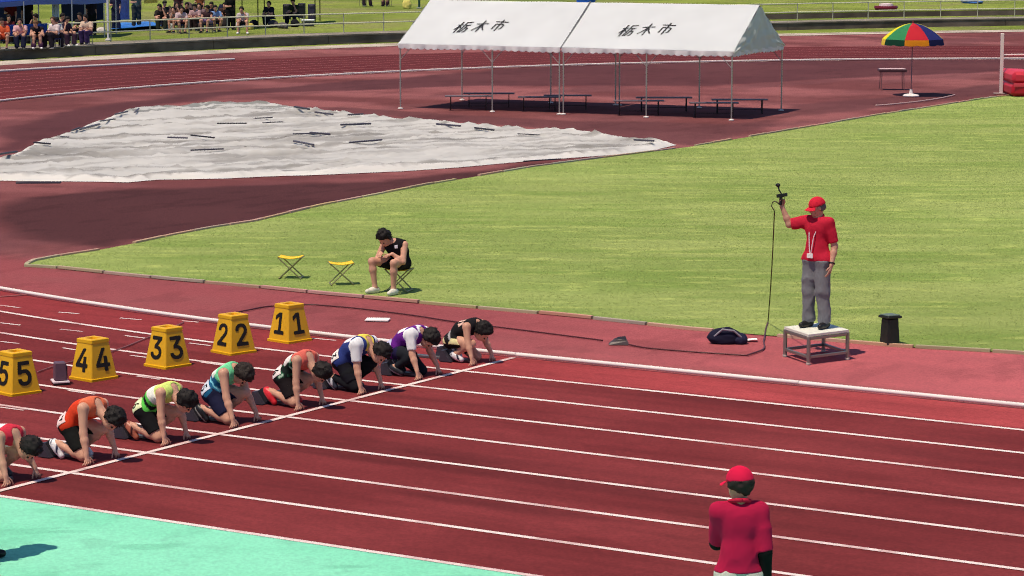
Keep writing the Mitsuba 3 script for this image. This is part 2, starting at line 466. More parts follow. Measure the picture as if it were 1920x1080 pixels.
# far side: concrete gutter, retaining wall with cap, terrace
struct('gutter', strip(z3(EDGE_D, 0.0), z3(offset(EDGE_D, 2.0), 0.0)), 'm_gutter', label='pale concrete strip along the outside of the track')
wl = thing('retaining_wall', 'low dark concrete wall holding up the spectator terrace', 'wall')
LS = LineString(WALL_D)
s = 20.0
while s < LS.length - 40:
    e = s + 6.0
    q = np.array([LS.interpolate(t).coords[0] for t in np.linspace(s + 0.01, e - 0.01, 5)])
    a, b = q, offset(q, 0.25)
    if len(q):
        bx = cat(strip(z3(a, -0.02), z3(a, ZT - 0.06)), strip(z3(a, ZT - 0.06), z3(b, ZT - 0.06)), strip(z3(b, ZT - 0.06), z3(b, -0.02)))
        part(wl, 'panel', bx, 'm_wall')
        c1, c2 = offset(q, -0.03), offset(q, 1.7)
        part(wl, 'coping', slab(np.stack([z3(c1, ZT - 0.03), z3(c2, ZT - 0.03)], 0), 0.06), 'm_cap')
    s = e
far = np.array([[80, 600], [-400, 600], [-400, -60]])
struct('terrace', fill(Polygon(np.vstack([offset(WALL_D, 0.3), far])), ZT - 0.01), 'm_terrace', label='grass terrace for spectators behind the low wall')
# verge of grass between gutter and wall
VG = np.array([P for P in WALL_D]);
struct('verge', fill(Polygon(np.vstack([offset(EDGE_D, 1.9)[60:], offset(WALL_D, 0.1)[60:][::-1]])).buffer(0), 0.004), 'm_terrace', label='strip of grass between the track and the far wall')

# ------------------------------------------------------------------ the two event tents
TD = np.array([0.99323, 0.1162]); TN = np.array([-0.1162, 0.99323])
EAVE, RIDGE, TDEP = 1.845, 3.02, 4.0
TENT_A = np.array([-25.95, 35.35])
KANJI = [
    [[(.02, .70), (.42, .72)], [(.22, .98), (.22, .0)], [(.22, .68), (.02, .28)], [(.22, .64), (.40, .42)], [(.50, .92), (.98, .94)], [(.54, .9), (.52, .5), (.44, .04)],
     [(.60, .68), (.98, .69)], [(.74, .68), (.71, .38), (.57, .04)], [(.73, .45), (.94, .45), (.91, .1), (.80, .05)]],
    [[(.05, .70), (.95, .71)], [(.5, 1.0), (.5, .0)], [(.49, .68), (.3, .38), (.06, .14)], [(.51, .68), (.7, .38), (.95, .14)]],
    [[(.5, 1.0), (.5, .83)], [(.04, .80), (.96, .81)], [(.2, .60), (.2, .14)], [(.2, .59), (.8, .60), (.8, .22), (.68, .19)], [(.5, .80), (.5, .0)]]]


def tent(i, label):
    L = 5.04
    o = TENT_A + TD * (5.08 * i + 0.02)
    P = lambda s, d, z: np.array([*(o + TD * s + TN * d), z])
    t = thing('event_tent', label, 'tent', 'white event tents on the red apron')
    white = lin(206, 210, 214)
    g = np.random.default_rng(20 + i)
    ns, nt = 40, 16
    for side in (0, 1):
        G = np.zeros((ns, nt, 3))
        for a in range(ns):
            for b in range(nt):
                s, q = L * a / (ns - 1), b / (nt - 1)
                d = q * TDEP / 2 if side == 0 else TDEP - q * TDEP / 2
                sag = 0.035 * math.sin(math.pi * q) * (0.5 + abs(math.sin(2 * math.pi * s / L)))
                G[a, b] = P(s, d, EAVE + (RIDGE - EAVE) * q - sag)
        G[..., 2] += 0.018 * (nfbm(np.stack([G[..., 0] * 1.3, G[..., 1] * 1.3, G[..., 2] * 0], -1), 3, i) - 0.5)
        part(t, 'roof_panel', slab(G if side == 0 else G[:, ::-1], 0.008), 'm_cloth', white, True, var=0.07, vs=1.6)
    # valances with a scalloped lower edge, slightly waved
    def valance(p, q, n):
        a = np.linspace(0, 1, n * 8 + 1)
        base = p + (q - p) * a[:, None]
        nrm = np.cross([0, 0, 1], (q - p)); nrm /= np.linalg.norm(nrm)
        wav = 0.018 * np.sin(a * n * 2.1 + i) + 0.012 * np.sin(a * n * 5.3)
        low = 0.105 + 0.035 * np.abs(np.sin(np.pi * a * n)) + 0.012 * np.sin(a * 9.0 + i)
        rows = []
        for f in (0, 0.35, 0.7, 1.0):
            r = base + nrm * (wav * f)[:, None]
            r[:, 2] -= low * f
            rows.append(r)
        return slab(np.stack(rows, 0), 0.006)
    part(t, 'valance', valance(P(0, -0.02, EAVE), P(L, -0.02, EAVE), 24), 'm_cloth', lin(214, 208, 212), True, var=0.04)
    part(t, 'valance', valance(P(L, TDEP + 0.02, EAVE), P(0, TDEP + 0.02, EAVE), 24), 'm_cloth', lin(214, 208, 212), True, var=0.04)
    gable_at = L + 0.012 if i == 1 else -0.012
    n1, n2 = 30, 16
    G = np.zeros((n1, n2, 3))
    for a in range(n1):
        for b in range(n2):
            q = a / (n1 - 1)
            top = EAVE + (RIDGE - EAVE - 0.01) * (1 - abs(2 * q - 1))
            z = EAVE - 0.04 + (top - EAVE + 0.04) * b / (n2 - 1)
            w = 0.05 * math.sin(b / (n2 - 1) * math.pi) * (0.5 + 0.5 * math.sin(q * 23 + 2.2 * math.sin(b * 0.5))) + 0.02 * math.sin(q * 41 + b * 0.7)
            G[a, b] = P(gable_at + (w if i == 1 else -w) * 0.9, q * TDEP, z)
    part(t, 'gable_panel', slab(G if i == 1 else G[::-1], 0.006), 'm_cloth', lin(206, 208, 206), True, var=0.05, label='wrinkled end panel')
    part(t, 'valance', valance(P(gable_at, 0, EAVE) if i == 1 else P(gable_at, TDEP, EAVE), P(gable_at, TDEP, EAVE) if i == 1 else P(gable_at, 0, EAVE), 18), 'm_cloth', lin(228, 222, 224), True)
    # poles, feet, frame pipes
    steel = lin(186, 178, 172)
    for s in (0.04, L / 2 + (0.42 if i == 0 else 0.0), L - 0.04):
        for d in (0.03, TDEP - 0.03):
            pl = part(t, 'pole', tube([P(s, d, 0.01), P(s, d, 0.9), P(s, d, EAVE - 0.02)], 0.021, 8), 'm_metal', steel, True)
            part(t, 'foot_plate', lathe([(0, 0), (0.075, 0), (0.075, 0.02), (0.03, 0.035), (0, 0.04)], 12, P(s, d, 0.0)), 'm_paint', lin(232, 228, 226))
            for sd in (-1, 1):
                e = s + sd * 0.38
                if 0 < e < L:
                    part(t, 'brace', tube([P(s, d, EAVE - 0.46), P(e, d, EAVE - 0.06)], 0.012, 6), 'm_metal', steel, True)
    pipe = []
    for d, z in ((0.03, EAVE - 0.02), (TDEP - 0.03, EAVE - 0.02), (TDEP / 2, RIDGE - 0.04)):
        pipe.append(tube([P(0.04, d, z), P(L - 0.04, d, z)], 0.018, 8))
    for s in (0.04, L / 2, L - 0.04):
        pipe += [tube([P(s, 0.03, EAVE - 0.04), P(s, TDEP / 2, RIDGE - 0.06)], 0.016, 6), tube([P(s, TDEP - 0.03, EAVE - 0.04), P(s, TDEP / 2, RIDGE - 0.06)], 0.016, 6)]
    part(t, 'frame', cat(pipe), 'm_metal', steel, True)
    if i == 0:
        part(t, 'seam_cord', tube([P(L + 0.02, 0, EAVE + 0.0), P(L + 0.02, TDEP / 2, RIDGE + 0.02)], 0.022, 6), 'm_cloth', lin(120, 122, 128), True, label='grey lacing along the joint of the two roofs')
    # the town's name printed on the front slope
    sl = math.hypot(TDEP / 2, RIDGE - EAVE)
    def on_roof(s, h, up=0.02):
        q = h / sl
        sag = 0.035 * math.sin(math.pi * q) * (0.5 + abs(math.sin(2 * math.pi * s / L)))
        return P(s, q * TDEP / 2, EAVE + (RIDGE - EAVE) * q - sag + up)
    for k, strokes in enumerate(KANJI):
        s0, h0, sz, szh = 1.36 + 0.555 * k, 0.66 + 0.05 * k, 0.42, 0.60
        vs, fs = [], []
        for st in strokes:
            pts = np.array([(s0 + x * sz + 0.10 * y, h0 + y * szh) for x, y in st])
            if len(pts) > 2:
                tt = np.linspace(0, 1, 9); u = np.linspace(0, 1, len(pts))
                pts = np.column_stack([np.interp(tt, u, pts[:, 0]), np.interp(tt, u, pts[:, 1])])
            poly = LineString(pts).buffer(0.023, cap_style=2, join_style=2)
            v2, f2 = trimesh.creation.triangulate_polygon(poly, engine='earcut')
            base = sum(len(x) for x in vs)
            vs.append(np.array([on_roof(x, y) for x, y in v2])); fs.append(f2 + base)
        part(t, 'lettering', mesh(np.vstack(vs), np.vstack(fs)), 'm_cloth', lin(44, 46, 50), var=0.15, label=f'character {"栃木市"[k]} printed in dark ink')


tent(0, 'left one of two joined white event tents, lettered in dark ink, open sided')
tent(1, 'right one of two joined white event tents, with a closed wrinkled gable at its end')

# folding benches in the shade of the tents
BENCH = [((-24.47, 35.60), (-23.42, 36.26)), ((-24.64, 36.82), (-23.47, 37.55)), ((-22.50, 36.33), (-21.55, 36.93)), ((-22.23, 37.28), (-21.15, 37.96)),
         ((-19.48, 36.46), (-18.37, 37.16)), ((-19.59, 37.90), (-18.33, 38.70)), ((-17.32, 36.84), (-16.25, 37.51)), ((-17.40, 38.28), (-16.15, 39.07))]
BL = ['front bench at the left end under the left tent', 'rear bench at the left end under the left tent', 'front bench beside the middle poles under the left tent', 'rear bench behind the middle poles between the tents',
      'front bench at the left pole of the right tent', 'rear bench in the middle of the right tent', 'front bench at the right end of the right tent', 'rear bench at the right end of the right tent']
for (a, b), lb in zip(BENCH, BL):
    a, b = np.array(a), np.array(b)
    d = (b - a) / np.linalg.norm(b - a); n = np.array([-d[1], d[0]])
    L = np.linalg.norm(b - a) + 0.08
    t = thing('folding_bench', 'dark ' + lb, 'bench', 'dark folding benches under the tents')
    c = (a + b) / 2
    rz = math.atan2(d[1], d[0])
    for k in (-1, 0, 1):
        part(t, 'seat_board', rbox(L, 0.105, 0.03, 0.006, (*(c + n * 0.115 * k), 0.385), rz), 'm_plastic', lin(104, 88, 98), var=0.1)
    for s in (-1, 1):
        e = c + d * s * (L / 2 - 0.16)
        p = [[*(e + n * 0.14), 0.385], [*(e + n * 0.15), 0.02], [*(e - n * 0.15), 0.02], [*(e - n * 0.14), 0.385]]
        part(t, 'leg', tube(p, 0.013, 6), 'm_metal', lin(60, 54, 56), True)
    part(t, 'stretcher', tube([[*(c - d * (L / 2 - 0.16)), 0.12], [*(c + d * (L / 2 - 0.16)), 0.12]], 0.010, 6), 'm_metal', lin(60, 54, 56), True)

# ------------------------------------------------------------------ crumpled tarpaulin and its weights
TP = [(-90, 330), (0, 300), (30, 292), (66, 270), (100, 262), (150, 244), (200, 224), (245, 208), (330, 204), (400, 199), (465, 200), (500, 198), (560, 206), (640, 215), (700, 222), (760, 228), (820, 231), (900, 240), (1000, 247), (1050, 246),
      (1120, 254), (1180, 264), (1240, 268), (1268, 272), (1230, 281), (1170, 289), (1060, 297), (960, 305), (860, 314), (760, 321), (690, 324), (600, 328), (500, 331), (420, 335), (300, 337), (240, 342), (120, 340), (0, 339), (-90, 352)]
tarp_poly = Polygon([at(*q)[:2] for q in TP]).buffer(0)
E1 = at(0, 320)[:2] - at(900, 280)[:2]
ax = -E1 / np.linalg.norm(E1); ay = np.array([-ax[1], ax[0]])
tp = tarp_poly.segmentize(0.25)
x0, y0, x1, y1 = tp.bounds
gx, gy = np.meshgrid(np.arange(x0, x1, 0.13), np.arange(y0, y1, 0.13))
gx = gx + nrg.uniform(-.03, .03, gx.shape); gy = gy + nrg.uniform(-.03, .03, gy.shape)
inner = tarp_poly.buffer(-0.08)
on = shapely.contains_xy(inner, gx, gy)
bd = np.array(tp.exterior.coords)[:-1]
bd = bd + 0.05 * (nfbm(np.column_stack([bd * 1.5, np.zeros(len(bd))]), 3, 4) - 0.5)[:, None]
V = np.vstack([np.column_stack([gx[on], gy[on]]), bd])
from scipy.spatial import Delaunay
tri = Delaunay(V).simplices
cen = V[tri].mean(1)
tri = tri[shapely.contains_xy(Polygon(bd).buffer(0), cen[:, 0], cen[:, 1])]
u, w = V @ ax, V @ ay
dist_b = shapely.distance(tp.exterior, shapely.points(V))
ridge = lambda a, b, s: 1 - np.abs(2 * nfbm(np.column_stack([u * a, w * b, np.full(len(u), s)]), 3, int(s)) - 1)
Z = 0.03 + 0.16 * ridge(0.35, 0.9, 3) ** 5 + 0.13 * ridge(0.6, 2.2, 5) ** 6 + 0.10 * ridge(1.3, 0.8, 9) ** 8 + 0.06 * (nfbm(np.column_stack([u * 2.5, w * 4.0, u * 0]), 3, 8) - 0.3)
rim = np.exp(-((dist_b - 0.22) / 0.16) ** 2)
Z = Z * np.clip(dist_b / 0.35, 0.0, 1) + rim * (0.10 + 0.10 * nfbm(np.column_stack([V * 0.9, u * 0]), 2, 2))
hump = at(475, 205)[:2]
Z += 0.12 * np.exp(-(((V - hump) / 0.9) ** 2).sum(1))
Z = 0.45 * Z
Z = np.maximum(Z, 0.012) * np.clip(dist_b / 0.05, 0.2, 1)
tm = mesh(np.column_stack([V, Z]), tri)
if tm.face_normals[:, 2].sum() < 0: tm.invert()
st = nfbm(np.column_stack([u * 0.28, w * 2.4, u * 0]), 4, 12)
tc = np.array(lin(192, 191, 188)) * (1 - np.clip((st - 0.42) * 3.0, 0, 1)[:, None]) + np.array(lin(136, 133, 128)) * np.clip((st - 0.42) * 3.0, 0, 1)[:, None]
tc = np.where((w > w.max() - 3.2)[:, None] & (st > 0.5)[:, None], np.array(lin(134, 134, 130)), tc)
tc = np.where((dist_b < 0.22)[:, None], np.array(lin(216, 214, 210)), tc)
tp_key = thing('tarpaulin', 'large crumpled pale grey tarpaulin spread on the red apron, held down by dark bars', 'tarpaulin')
part(tp_key, 'sheet', tm, 'm_tarp', tc, True, var=0.10, vs=1.5)
from scipy.interpolate import LinearNDInterpolator
tarp_z = LinearNDInterpolator(V, Z, fill_value=0.02)
BARS = [(2, 300, 30, 292), (63, 276, 95, 279), (113, 259, 130, 257), (133, 252, 150, 246), (152, 248, 185, 237), (187, 236, 217, 227), (215, 220, 240, 214), (253, 213, 260, 207), (470, 222, 513, 223), (490, 235, 533, 231),
        (407, 237, 463, 236), (357, 259, 403, 263), (357, 282, 420, 281), (313, 262, 353, 263), (550, 258, 607, 257), (580, 251, 620, 254), (552, 267, 587, 275), (552, 206, 580, 210), (588, 214, 627, 216), (640, 240, 694, 236),
        (657, 271, 714, 267), (819, 235, 863, 238), (891, 244, 925, 248), (968, 255, 1015, 255), (984, 300, 1049, 296), (652, 218, 682, 221), (1190, 266, 1225, 271), (32, 339, 112, 340)]
ORD = ['first', 'second', 'third', 'fourth', 'fifth', 'sixth', 'seventh', 'eighth', 'ninth', 'tenth', 'eleventh', 'twelfth', 'thirteenth', 'fourteenth', 'fifteenth', 'sixteenth', 'seventeenth', 'eighteenth', 'nineteenth', 'twentieth']
def bar_zone(q):
    d = tp.exterior.distance(Point(at((q[0] + q[2]) / 2, (q[1] + q[3]) / 2)[:2]))
    return 'in the middle' if d > 0.75 else ('along the near edge' if (q[1] + q[3]) / 2 > 290 and q[0] > 31 else 'along the far edge')
BARS.sort(key=lambda q: q[0])
zones = {}
for q in BARS:
    zones.setdefault(bar_zone(q), []).append(q)
for q in BARS:
    zn = bar_zone(q)
    a, b = at(q[0], q[1], 0.1), at(q[2], q[3], 0.1)
    for e in (a, b): e[2] = float(tarp_z(e[0], e[1])) + 0.055
    m = (a + b) / 2
    zz = max(float(tarp_z(*(a + (b - a) * f)[:2])) for f in (0.25, 0.5, 0.75)) + 0.05
    lift = max(zz - m[2], 0); a[2] += lift; b[2] += lift
    k = thing('weight_bar', f'{ORD[zones[zn].index(q)]} dark weight bar from the left {zn} of the grey tarpaulin', 'bar', 'dark weight bars holding down the tarpaulin')
    wd = rng.uniform(0.035, 0.07)
    e_ = (b - a) * rng.uniform(-0.06, 0.06)
    put(k, bar(a - e_, b + e_, wd, wd * 0.7, 0.008), 'm_plastic', np.array(lin(46, 44, 54)) * rng.uniform(0.6, 2.6), var=.2)

# ------------------------------------------------------------------ lane number boxes
YEL = lin(226, 172, 16)


def digit_mesh(ch, h):
    m = meshkit.text_mesh(ch, h, depth=0.004, bold=True)
    b = m.bounds
    m.apply_translation([-(b[0, 0] + b[1, 0]) / 2, -(b[0, 1] + b[1, 1]) / 2, 0])
    return m


def lane_box(d, pos, rz):
    where = {1: 'nearest the white kerb, furthest right of the five', 2: 'second from the white kerb', 3: 'in the middle of the row of five', 4: 'right beside the dark loudspeaker box', 5: 'cut by the left edge of the photo'}[d]
    t = thing('lane_number_box', f'yellow box numbered {d}, {where}', 'lane marker', 'yellow lane number boxes behind the runners')
    W, w, H, c = 0.205, 0.135, 0.50, 0.012
    prof = lambda r, c: [(r, -r + c), (r, r - c), (r - c, r), (-r + c, r), (-r, r - c), (-r, -r + c), (-r + c, -r), (r - c, -r)]
    rings = [(W + .012, 0.0), (W + .012, 0.028), (W - .002, 0.034), (w + .004, H - 0.05), (w + .010, H - 0.045), (w + .008, H - 0.008), (w - .006, H), (w - 0.06, H), (w - .065, H - 0.03)]
    v = np.vstack([np.column_stack([np.array(prof(r, c)), np.full(8, z)]) for r, z in rings])
    f = []
    for k in range(len(rings) - 1):
        for j in range(8):
            a, b = k * 8 + j, k * 8 + (j + 1) % 8
            f += [[a, b, a + 8], [b, b + 8, a + 8]]
    n = len(rings) - 1
    f += [[n * 8, n * 8 + j, n * 8 + j + 1] for j in range(1, 7)] + [[0, j + 1, j] for j in range(1, 7)]
    part(t, 'body', place(mesh(v, f), pos, rz), 'm_plastic', YEL, var=0.10, vs=9)
    part(t, 'carry_slot', place(rbox(0.10, 0.03, 0.006, 0.001, (0, 0, H - 0.028)), pos, rz), 'm_plastic', lin(40, 32, 12))
    tilt = math.atan2(W - w, H - 0.08)
    for k in range(4):
        m = digit_mesh(str(d), 0.27)
        m.apply_transform(trimesh.transformations.rotation_matrix(math.pi / 2 - tilt, [1, 0, 0]))
        m.apply_translation([0, -(W + w) / 2 - 0.001, H * 0.50])
        m.apply_transform(trimesh.transformations.rotation_matrix(k * math.pi / 2, [0, 0, 1]))
        part(t, 'digit', place(m, pos, rz), 'm_paint', lin(24, 20, 18), var=0, label=f'black {d}')


FA = math.atan2(FW[1], FW[0])
for d, (u, v), dr_ in ((1, (540, 645), .02), (2, (434, 667), -.03), (3, (309, 693), .03), (4, (169, 717), .06), (5, (23, 744), -.02)):
    c = at(u, v)
    c = c + np.array([*(FW[:2] / np.linalg.norm(FW[:2])), 0]) * 0.205 * 1.41
    c[2] = 0.0
    lane_box(d, c, FA + math.pi / 4 + dr_)

# ------------------------------------------------------------------ starting blocks and their loudspeakers
def starting_block(y, back, front, right_back, label):
    """Rail along the lane with two pedals; x of the pedals' toes."""
    t = thing('starting_block', label, 'starting block', 'starting blocks in the lanes')
    grey = lin(120, 122, 128)
    part(t, 'rail', rbox(0.95, 0.07, 0.035, 0.006, (-0.72, y, 0.002)), 'm_metal', grey)
    for x, sgn in ((back, -1 if right_back else 1), (front, 1 if right_back else -1)):
        yy = y + sgn * 0.105
        v = np.array([[x, -0.075, 0.01], [x, 0.075, 0.01], [x - 0.11, 0.075, 0.15], [x - 0.11, -0.075, 0.15], [x - 0.14, -0.075, 0.15], [x - 0.14, 0.075, 0.15], [x - 0.17, 0.075, 0.01], [x - 0.17, -0.075, 0.01]])
        m = trimesh.convex.convex_hull(v); m.apply_translation([0, yy, 0])
        pk = part(t, 'pedal', m, 'm_plastic', lin(58, 54, 66), var=0.12)
        part(t, 'pedal_pad', bar([x - 0.0, yy, 0.02], [x - 0.103, yy, 0.152], 0.012, 0.14, 0.003), 'm_plastic', lin(40, 38, 44))
    part(t, 'spike_plate', rbox(0.16, 0.20, 0.012, 0.003, (-1.15, y, 0.002)), 'm_metal', grey)


# ------------------------------------------------------------------ near the starter
def platform():
    t = thing('starter_platform', 'low square metal platform with a pale top under the starter', 'platform')
    c4 = [np.array(q) for q in ((2.87, 1.93), (3.40, 1.52), (3.65, 2.13), (3.12, 2.54))]
    H = 0.35
    grey = lin(150, 148, 142)
    top = np.array([[*q, 0] for q in c4])
    cc = top.mean(0); top = cc + (top - cc) * 1.04
    v = np.vstack([top + [0, 0, H], top + [0, 0, H + 0.03]])
    part(t, 'top_board', trimesh.convex.convex_hull(v), 'm_paint', lin(214, 214, 204), var=0.08)
    for q in c4:
        part(t, 'leg', bar([*q, 0.0], [*q, H], 0.04), 'm_metal', grey)
        part(t, 'rubber_foot', lathe([(0, 0), (0.03, 0), (0.03, 0.02), (0, 0.02)], 10, (*q, -0.001)), 'm_plastic', lin(196, 190, 182))
    for i in range(4):
        a, b = c4[i], c4[(i + 1) % 4]
        e = (b - a) / np.linalg.norm(b - a) * 0.022
        part(t, 'rail', bar([*(a + e), 0.09], [*(b - e), 0.09], 0.035), 'm_metal', grey)
        part(t, 'rail', bar([*(a + e), H - 0.025], [*(b - e), H - 0.025], 0.035), 'm_metal', grey)
    return cc, H + 0.03


PLAT_C, PLAT_H = platform()
# black pedestal
pc = at(1668, 646); pc[2] = 0
t = thing('pedestal', 'black tapered pedestal with a flat square top at the grass edge', 'pedestal')
part(t, 'column', rbox(0.20, 0.20, 0.355, 0.015, pc, FA + 0.5, taper=0.84), 'm_plastic', lin(24, 26, 26))
part(t, 'top_plate', rbox(0.225, 0.225, 0.03, 0.006, pc + [0, 0, 0.357], FA + 0.5), 'm_plastic', lin(30, 34, 32))
part(t, 'top_rim', rbox(0.19, 0.19, 0.014, 0.005, pc + [0, 0, 0.388], FA + 0.5), 'm_plastic', lin(96, 110, 98), label='greenish grey top pad')

# kit bag with papers
def lump(c, r, seed, n=3, amp=0.3, freq=3.0, flat=True):
    m = trimesh.creation.icosphere(subdivisions=n)
    v = np.array(m.vertices)
    v *= (1 + amp * (nfbm(v * freq * 0.5 + 7, 3, seed) - 0.5))[:, None] * np.asarray(r)
    if flat: v[:, 2] = np.maximum(v[:, 2], -0.55 * r[2])
    v[:, 2] -= v[:, 2].min()
    m.vertices = v + np.asarray(c)
    return m


bc = at(1360, 643); bc[2] = 0
t = thing('kit_bag', 'dark navy kit bag slumped on the red apron left of the starter', 'bag')
bm = lump((0, 0, 0), (0.23, 0.13, 0.13), 4); part(t, 'body', place(bm, bc, -YAW * 0.9), 'm_cloth', lin(30, 30, 52), True, var=0.2)
part(t, 'flap', place(lump((0.02, 0.02, 0.10), (0.12, 0.09, 0.07), 9), bc, -YAW), 'm_cloth', lin(24, 24, 40), True)
part(t, 'pocket', place(lump((0.19, -0.03, 0.0), (0.10, 0.10, 0.09), 11), bc, -YAW), 'm_cloth', lin(40, 40, 66), True)
part(t, 'strap', place(tube([(-.15, -.08, .10), (-.05, -.13, .2), (.1, -.12, .18), (.2, -.1, .09)], 0.014, 6), bc, -YAW), 'm_cloth', lin(150, 150, 160), True)
pp = at(1404, 639); pp[2] = 0.004
k = thing('paper_sheet', 'white paper sheet beside the navy kit bag', 'paper')
put(k, place(slab(np.array([[[x, y, 0.012 + 0.01 * math.sin(x * 20)] for y in (-.07, .07)] for x in np.linspace(-.11, .11, 8)]), 0.004), pp, 0.5), 'm_cloth', lin(236, 226, 224))
pp = at(708, 601); pp[2] = 0.004
k = thing('paper_board', 'white board lying on the red apron behind the purple runner', 'board')
put(k, place(rbox(0.33, 0.22, 0.02, 0.004), pp, 0.45), 'm_paint', lin(238, 230, 230))
# cable box and cables
xc = at(1160, 645); xc[2] = 0
t = thing('cable_box', 'dark wedge shaped cable box on the red apron', 'box')
part(t, 'shell', place(trimesh.convex.convex_hull(np.array([[-.13, -.09, 0], [.13, -.09, 0], [.13, .09, 0], [-.13, .09, 0], [-.09, -.06, .035], [.11, -.07, .05], [.09, .07, .085], [-.05, .06, .07]])), xc, 0.5), 'm_plastic', lin(70, 58, 60))
part(t, 'lid', place(trimesh.convex.convex_hull(np.array([[-.04, -.03, .055], [.10, -.05, .058], [.09, .06, .095], [-.02, .05, .085], [0, -.02, .07], [.08, .05, .10]])), xc, 0.5), 'm_plastic', lin(44, 38, 42))


def smooth_path(P, n=80):
    from scipy.interpolate import PchipInterpolator as CubicSpline
    P = np.asarray(P, float)
    s = np.r_[0, np.cumsum(np.linalg.norm(np.diff(P, axis=0), axis=1))]
    return CubicSpline(s, P)(np.linspace(0, s[-1], n))


def ground_cable(key_label, pix, r, col, n=90, z=0.0):
    P = np.array([at(*q) for q in pix]); P[:, 2] = r + 0.002 + z
    k = thing('cable', key_label, 'cable')
    put(k, tube(smooth_path(P, n), r, 6), 'm_plastic', col, True)


ground_cable('thin dark cable running along the red apron to the wedge box', [(1130, 640), (1060, 631), (950, 617), (860, 606), (760, 591), (650, 578), (590, 573), (540, 574), (490, 578), (440, 588)], 0.011, lin(84, 40, 44))
ground_cable('thin dark cable looping from the wedge box towards the platform', [(1180, 648), (1220, 655), (1290, 661), (1350, 665), (1400, 668), (1424, 660), (1432, 640), (1436, 618), (1440, 606)], 0.011, lin(84, 40, 44))
ground_cable('thin pale cable crossing lanes between the yellow boxes', [(345, 606), (310, 622), (270, 638), (228, 655), (180, 670), (120, 684), (70, 700)], 0.009, lin(150, 92, 92), z=0.006)
ground_cable('thin pale cable lying at the left end of the inside lane', [(-10, 558), (25, 556), (75, 551)], 0.010, lin(176, 110, 110))
ground_cable('thin black cable lying in the grass near the far corner', [(1642, 199), (1680, 196), (1740, 189), (1790, 179)], 0.02, lin(214, 180, 176))
labels['cable_004']['label'] = 'pale hose lying on the red apron under the parasol'

sp = at(113, 720); sp[2] = 0
t = thing('loudspeaker_box', 'dark grey block loudspeaker on the track beside the number 4 box', 'loudspeaker')
part(t, 'case', place(rbox(0.17, 0.15, 0.22, 0.012, (0, 0, 0.05), 0.0, taper=0.9), sp, FA + 0.3), 'm_plastic', lin(92, 66, 82))
part(t, 'base', place(rbox(0.24, 0.20, 0.022, 0.005, (0, 0, 0.028)), sp, FA + 0.3), 'm_paint', lin(214, 198, 206))
part(t, 'grille', place(rbox(0.14, 0.006, 0.15, 0.002, (0, -0.076, 0.08)), sp, FA - math.pi / 2 + 1.9), 'm_plastic', lin(58, 44, 56))
for sx in (-1, 1):
    part(t, 'foot', place(rbox(0.05, 0.18, 0.028, 0.004, (sx * 0.08, 0, 0.0)), sp, FA + 0.3), 'm_plastic', lin(30, 26, 30))

# folding stools
def stool(pos, rz, label, h=0.33):
    t = thing('folding_stool', label, 'stool', 'yellow folding stools on the grass')
    ns, nt = 13, 9
    G = np.zeros((ns, nt, 3))
    for a in range(ns):
        for b in range(nt):
            x, y = -0.18 + 0.36 * a / (ns - 1), -0.13 + 0.26 * b / (nt - 1)
            G[a, b] = [x, y, h + 0.012 - 0.028 * math.cos(x / 0.18 * math.pi / 2) - 0.004 * math.cos(y * 20)]
    part(t, 'seat', place(slab(G, 0.012), pos, rz), 'm_cloth', lin(228, 190, 62), True, label='yellow cloth seat')
    steel = lin(172, 164, 120)
    for y in (-0.12, 0.12):
        for s in (-1, 1):
            yy = y + s * 0.012
            part(t, 'leg', place(tube([(s * 0.175, yy, h), (0, yy, h * 0.5), (-s * 0.165, yy, 0.015)], 0.010, 6), pos, rz), 'm_metal', steel, True)
    for s in (-1, 1):
        part(t, 'foot_bar', place(tube([(s * 0.165, -0.14, 0.015), (s * 0.165, 0.14, 0.015)], 0.011, 6), pos, rz), 'm_metal', steel, True)
        part(t, 'seat_bar', place(tube([(s * 0.178, -0.14, h), (s * 0.178, 0.14, h)], 0.011, 6), pos, rz), 'm_metal', steel, True)


for q, rz, lb in (((546, 522), 0.45, 'empty yellow folding stool standing furthest left on the grass'), ((640, 534), 0.75, 'empty yellow folding stool between the left stool and the seated boy')):
    c = at(*q); c[2] = 0.004
    stool(c, rz, lb)

# ------------------------------------------------------------------ far right: table, parasol, high jump
def up_from(u, v):
    c = at(u, v); c[2] = 0
    return c


tc_ = up_from(1672, 168)
t = thing('folding_table', 'small dark table standing on the red apron near the parasol', 'table')
part(t, 'table_top', place(rbox(0.86, 0.55, 0.09, 0.02, (0, 0, 0.56)), tc_, 0.55), 'm_plastic', lin(74, 44, 54))
part(t, 'top_sheet', place(rbox(0.80, 0.50, 0.012, 0.004, (0, 0, 0.652)), tc_, 0.55), 'm_paint', lin(186, 160, 164))
for sx in (-1, 1):
    for sy in (-1, 1):
        part(t, 'leg', place(tube([(sx * .34, sy * .2, 0.56), (sx * .36, sy * .22, 0.0)], 0.014, 6), tc_, 0.55), 'm_metal', lin(150, 110, 112), True)

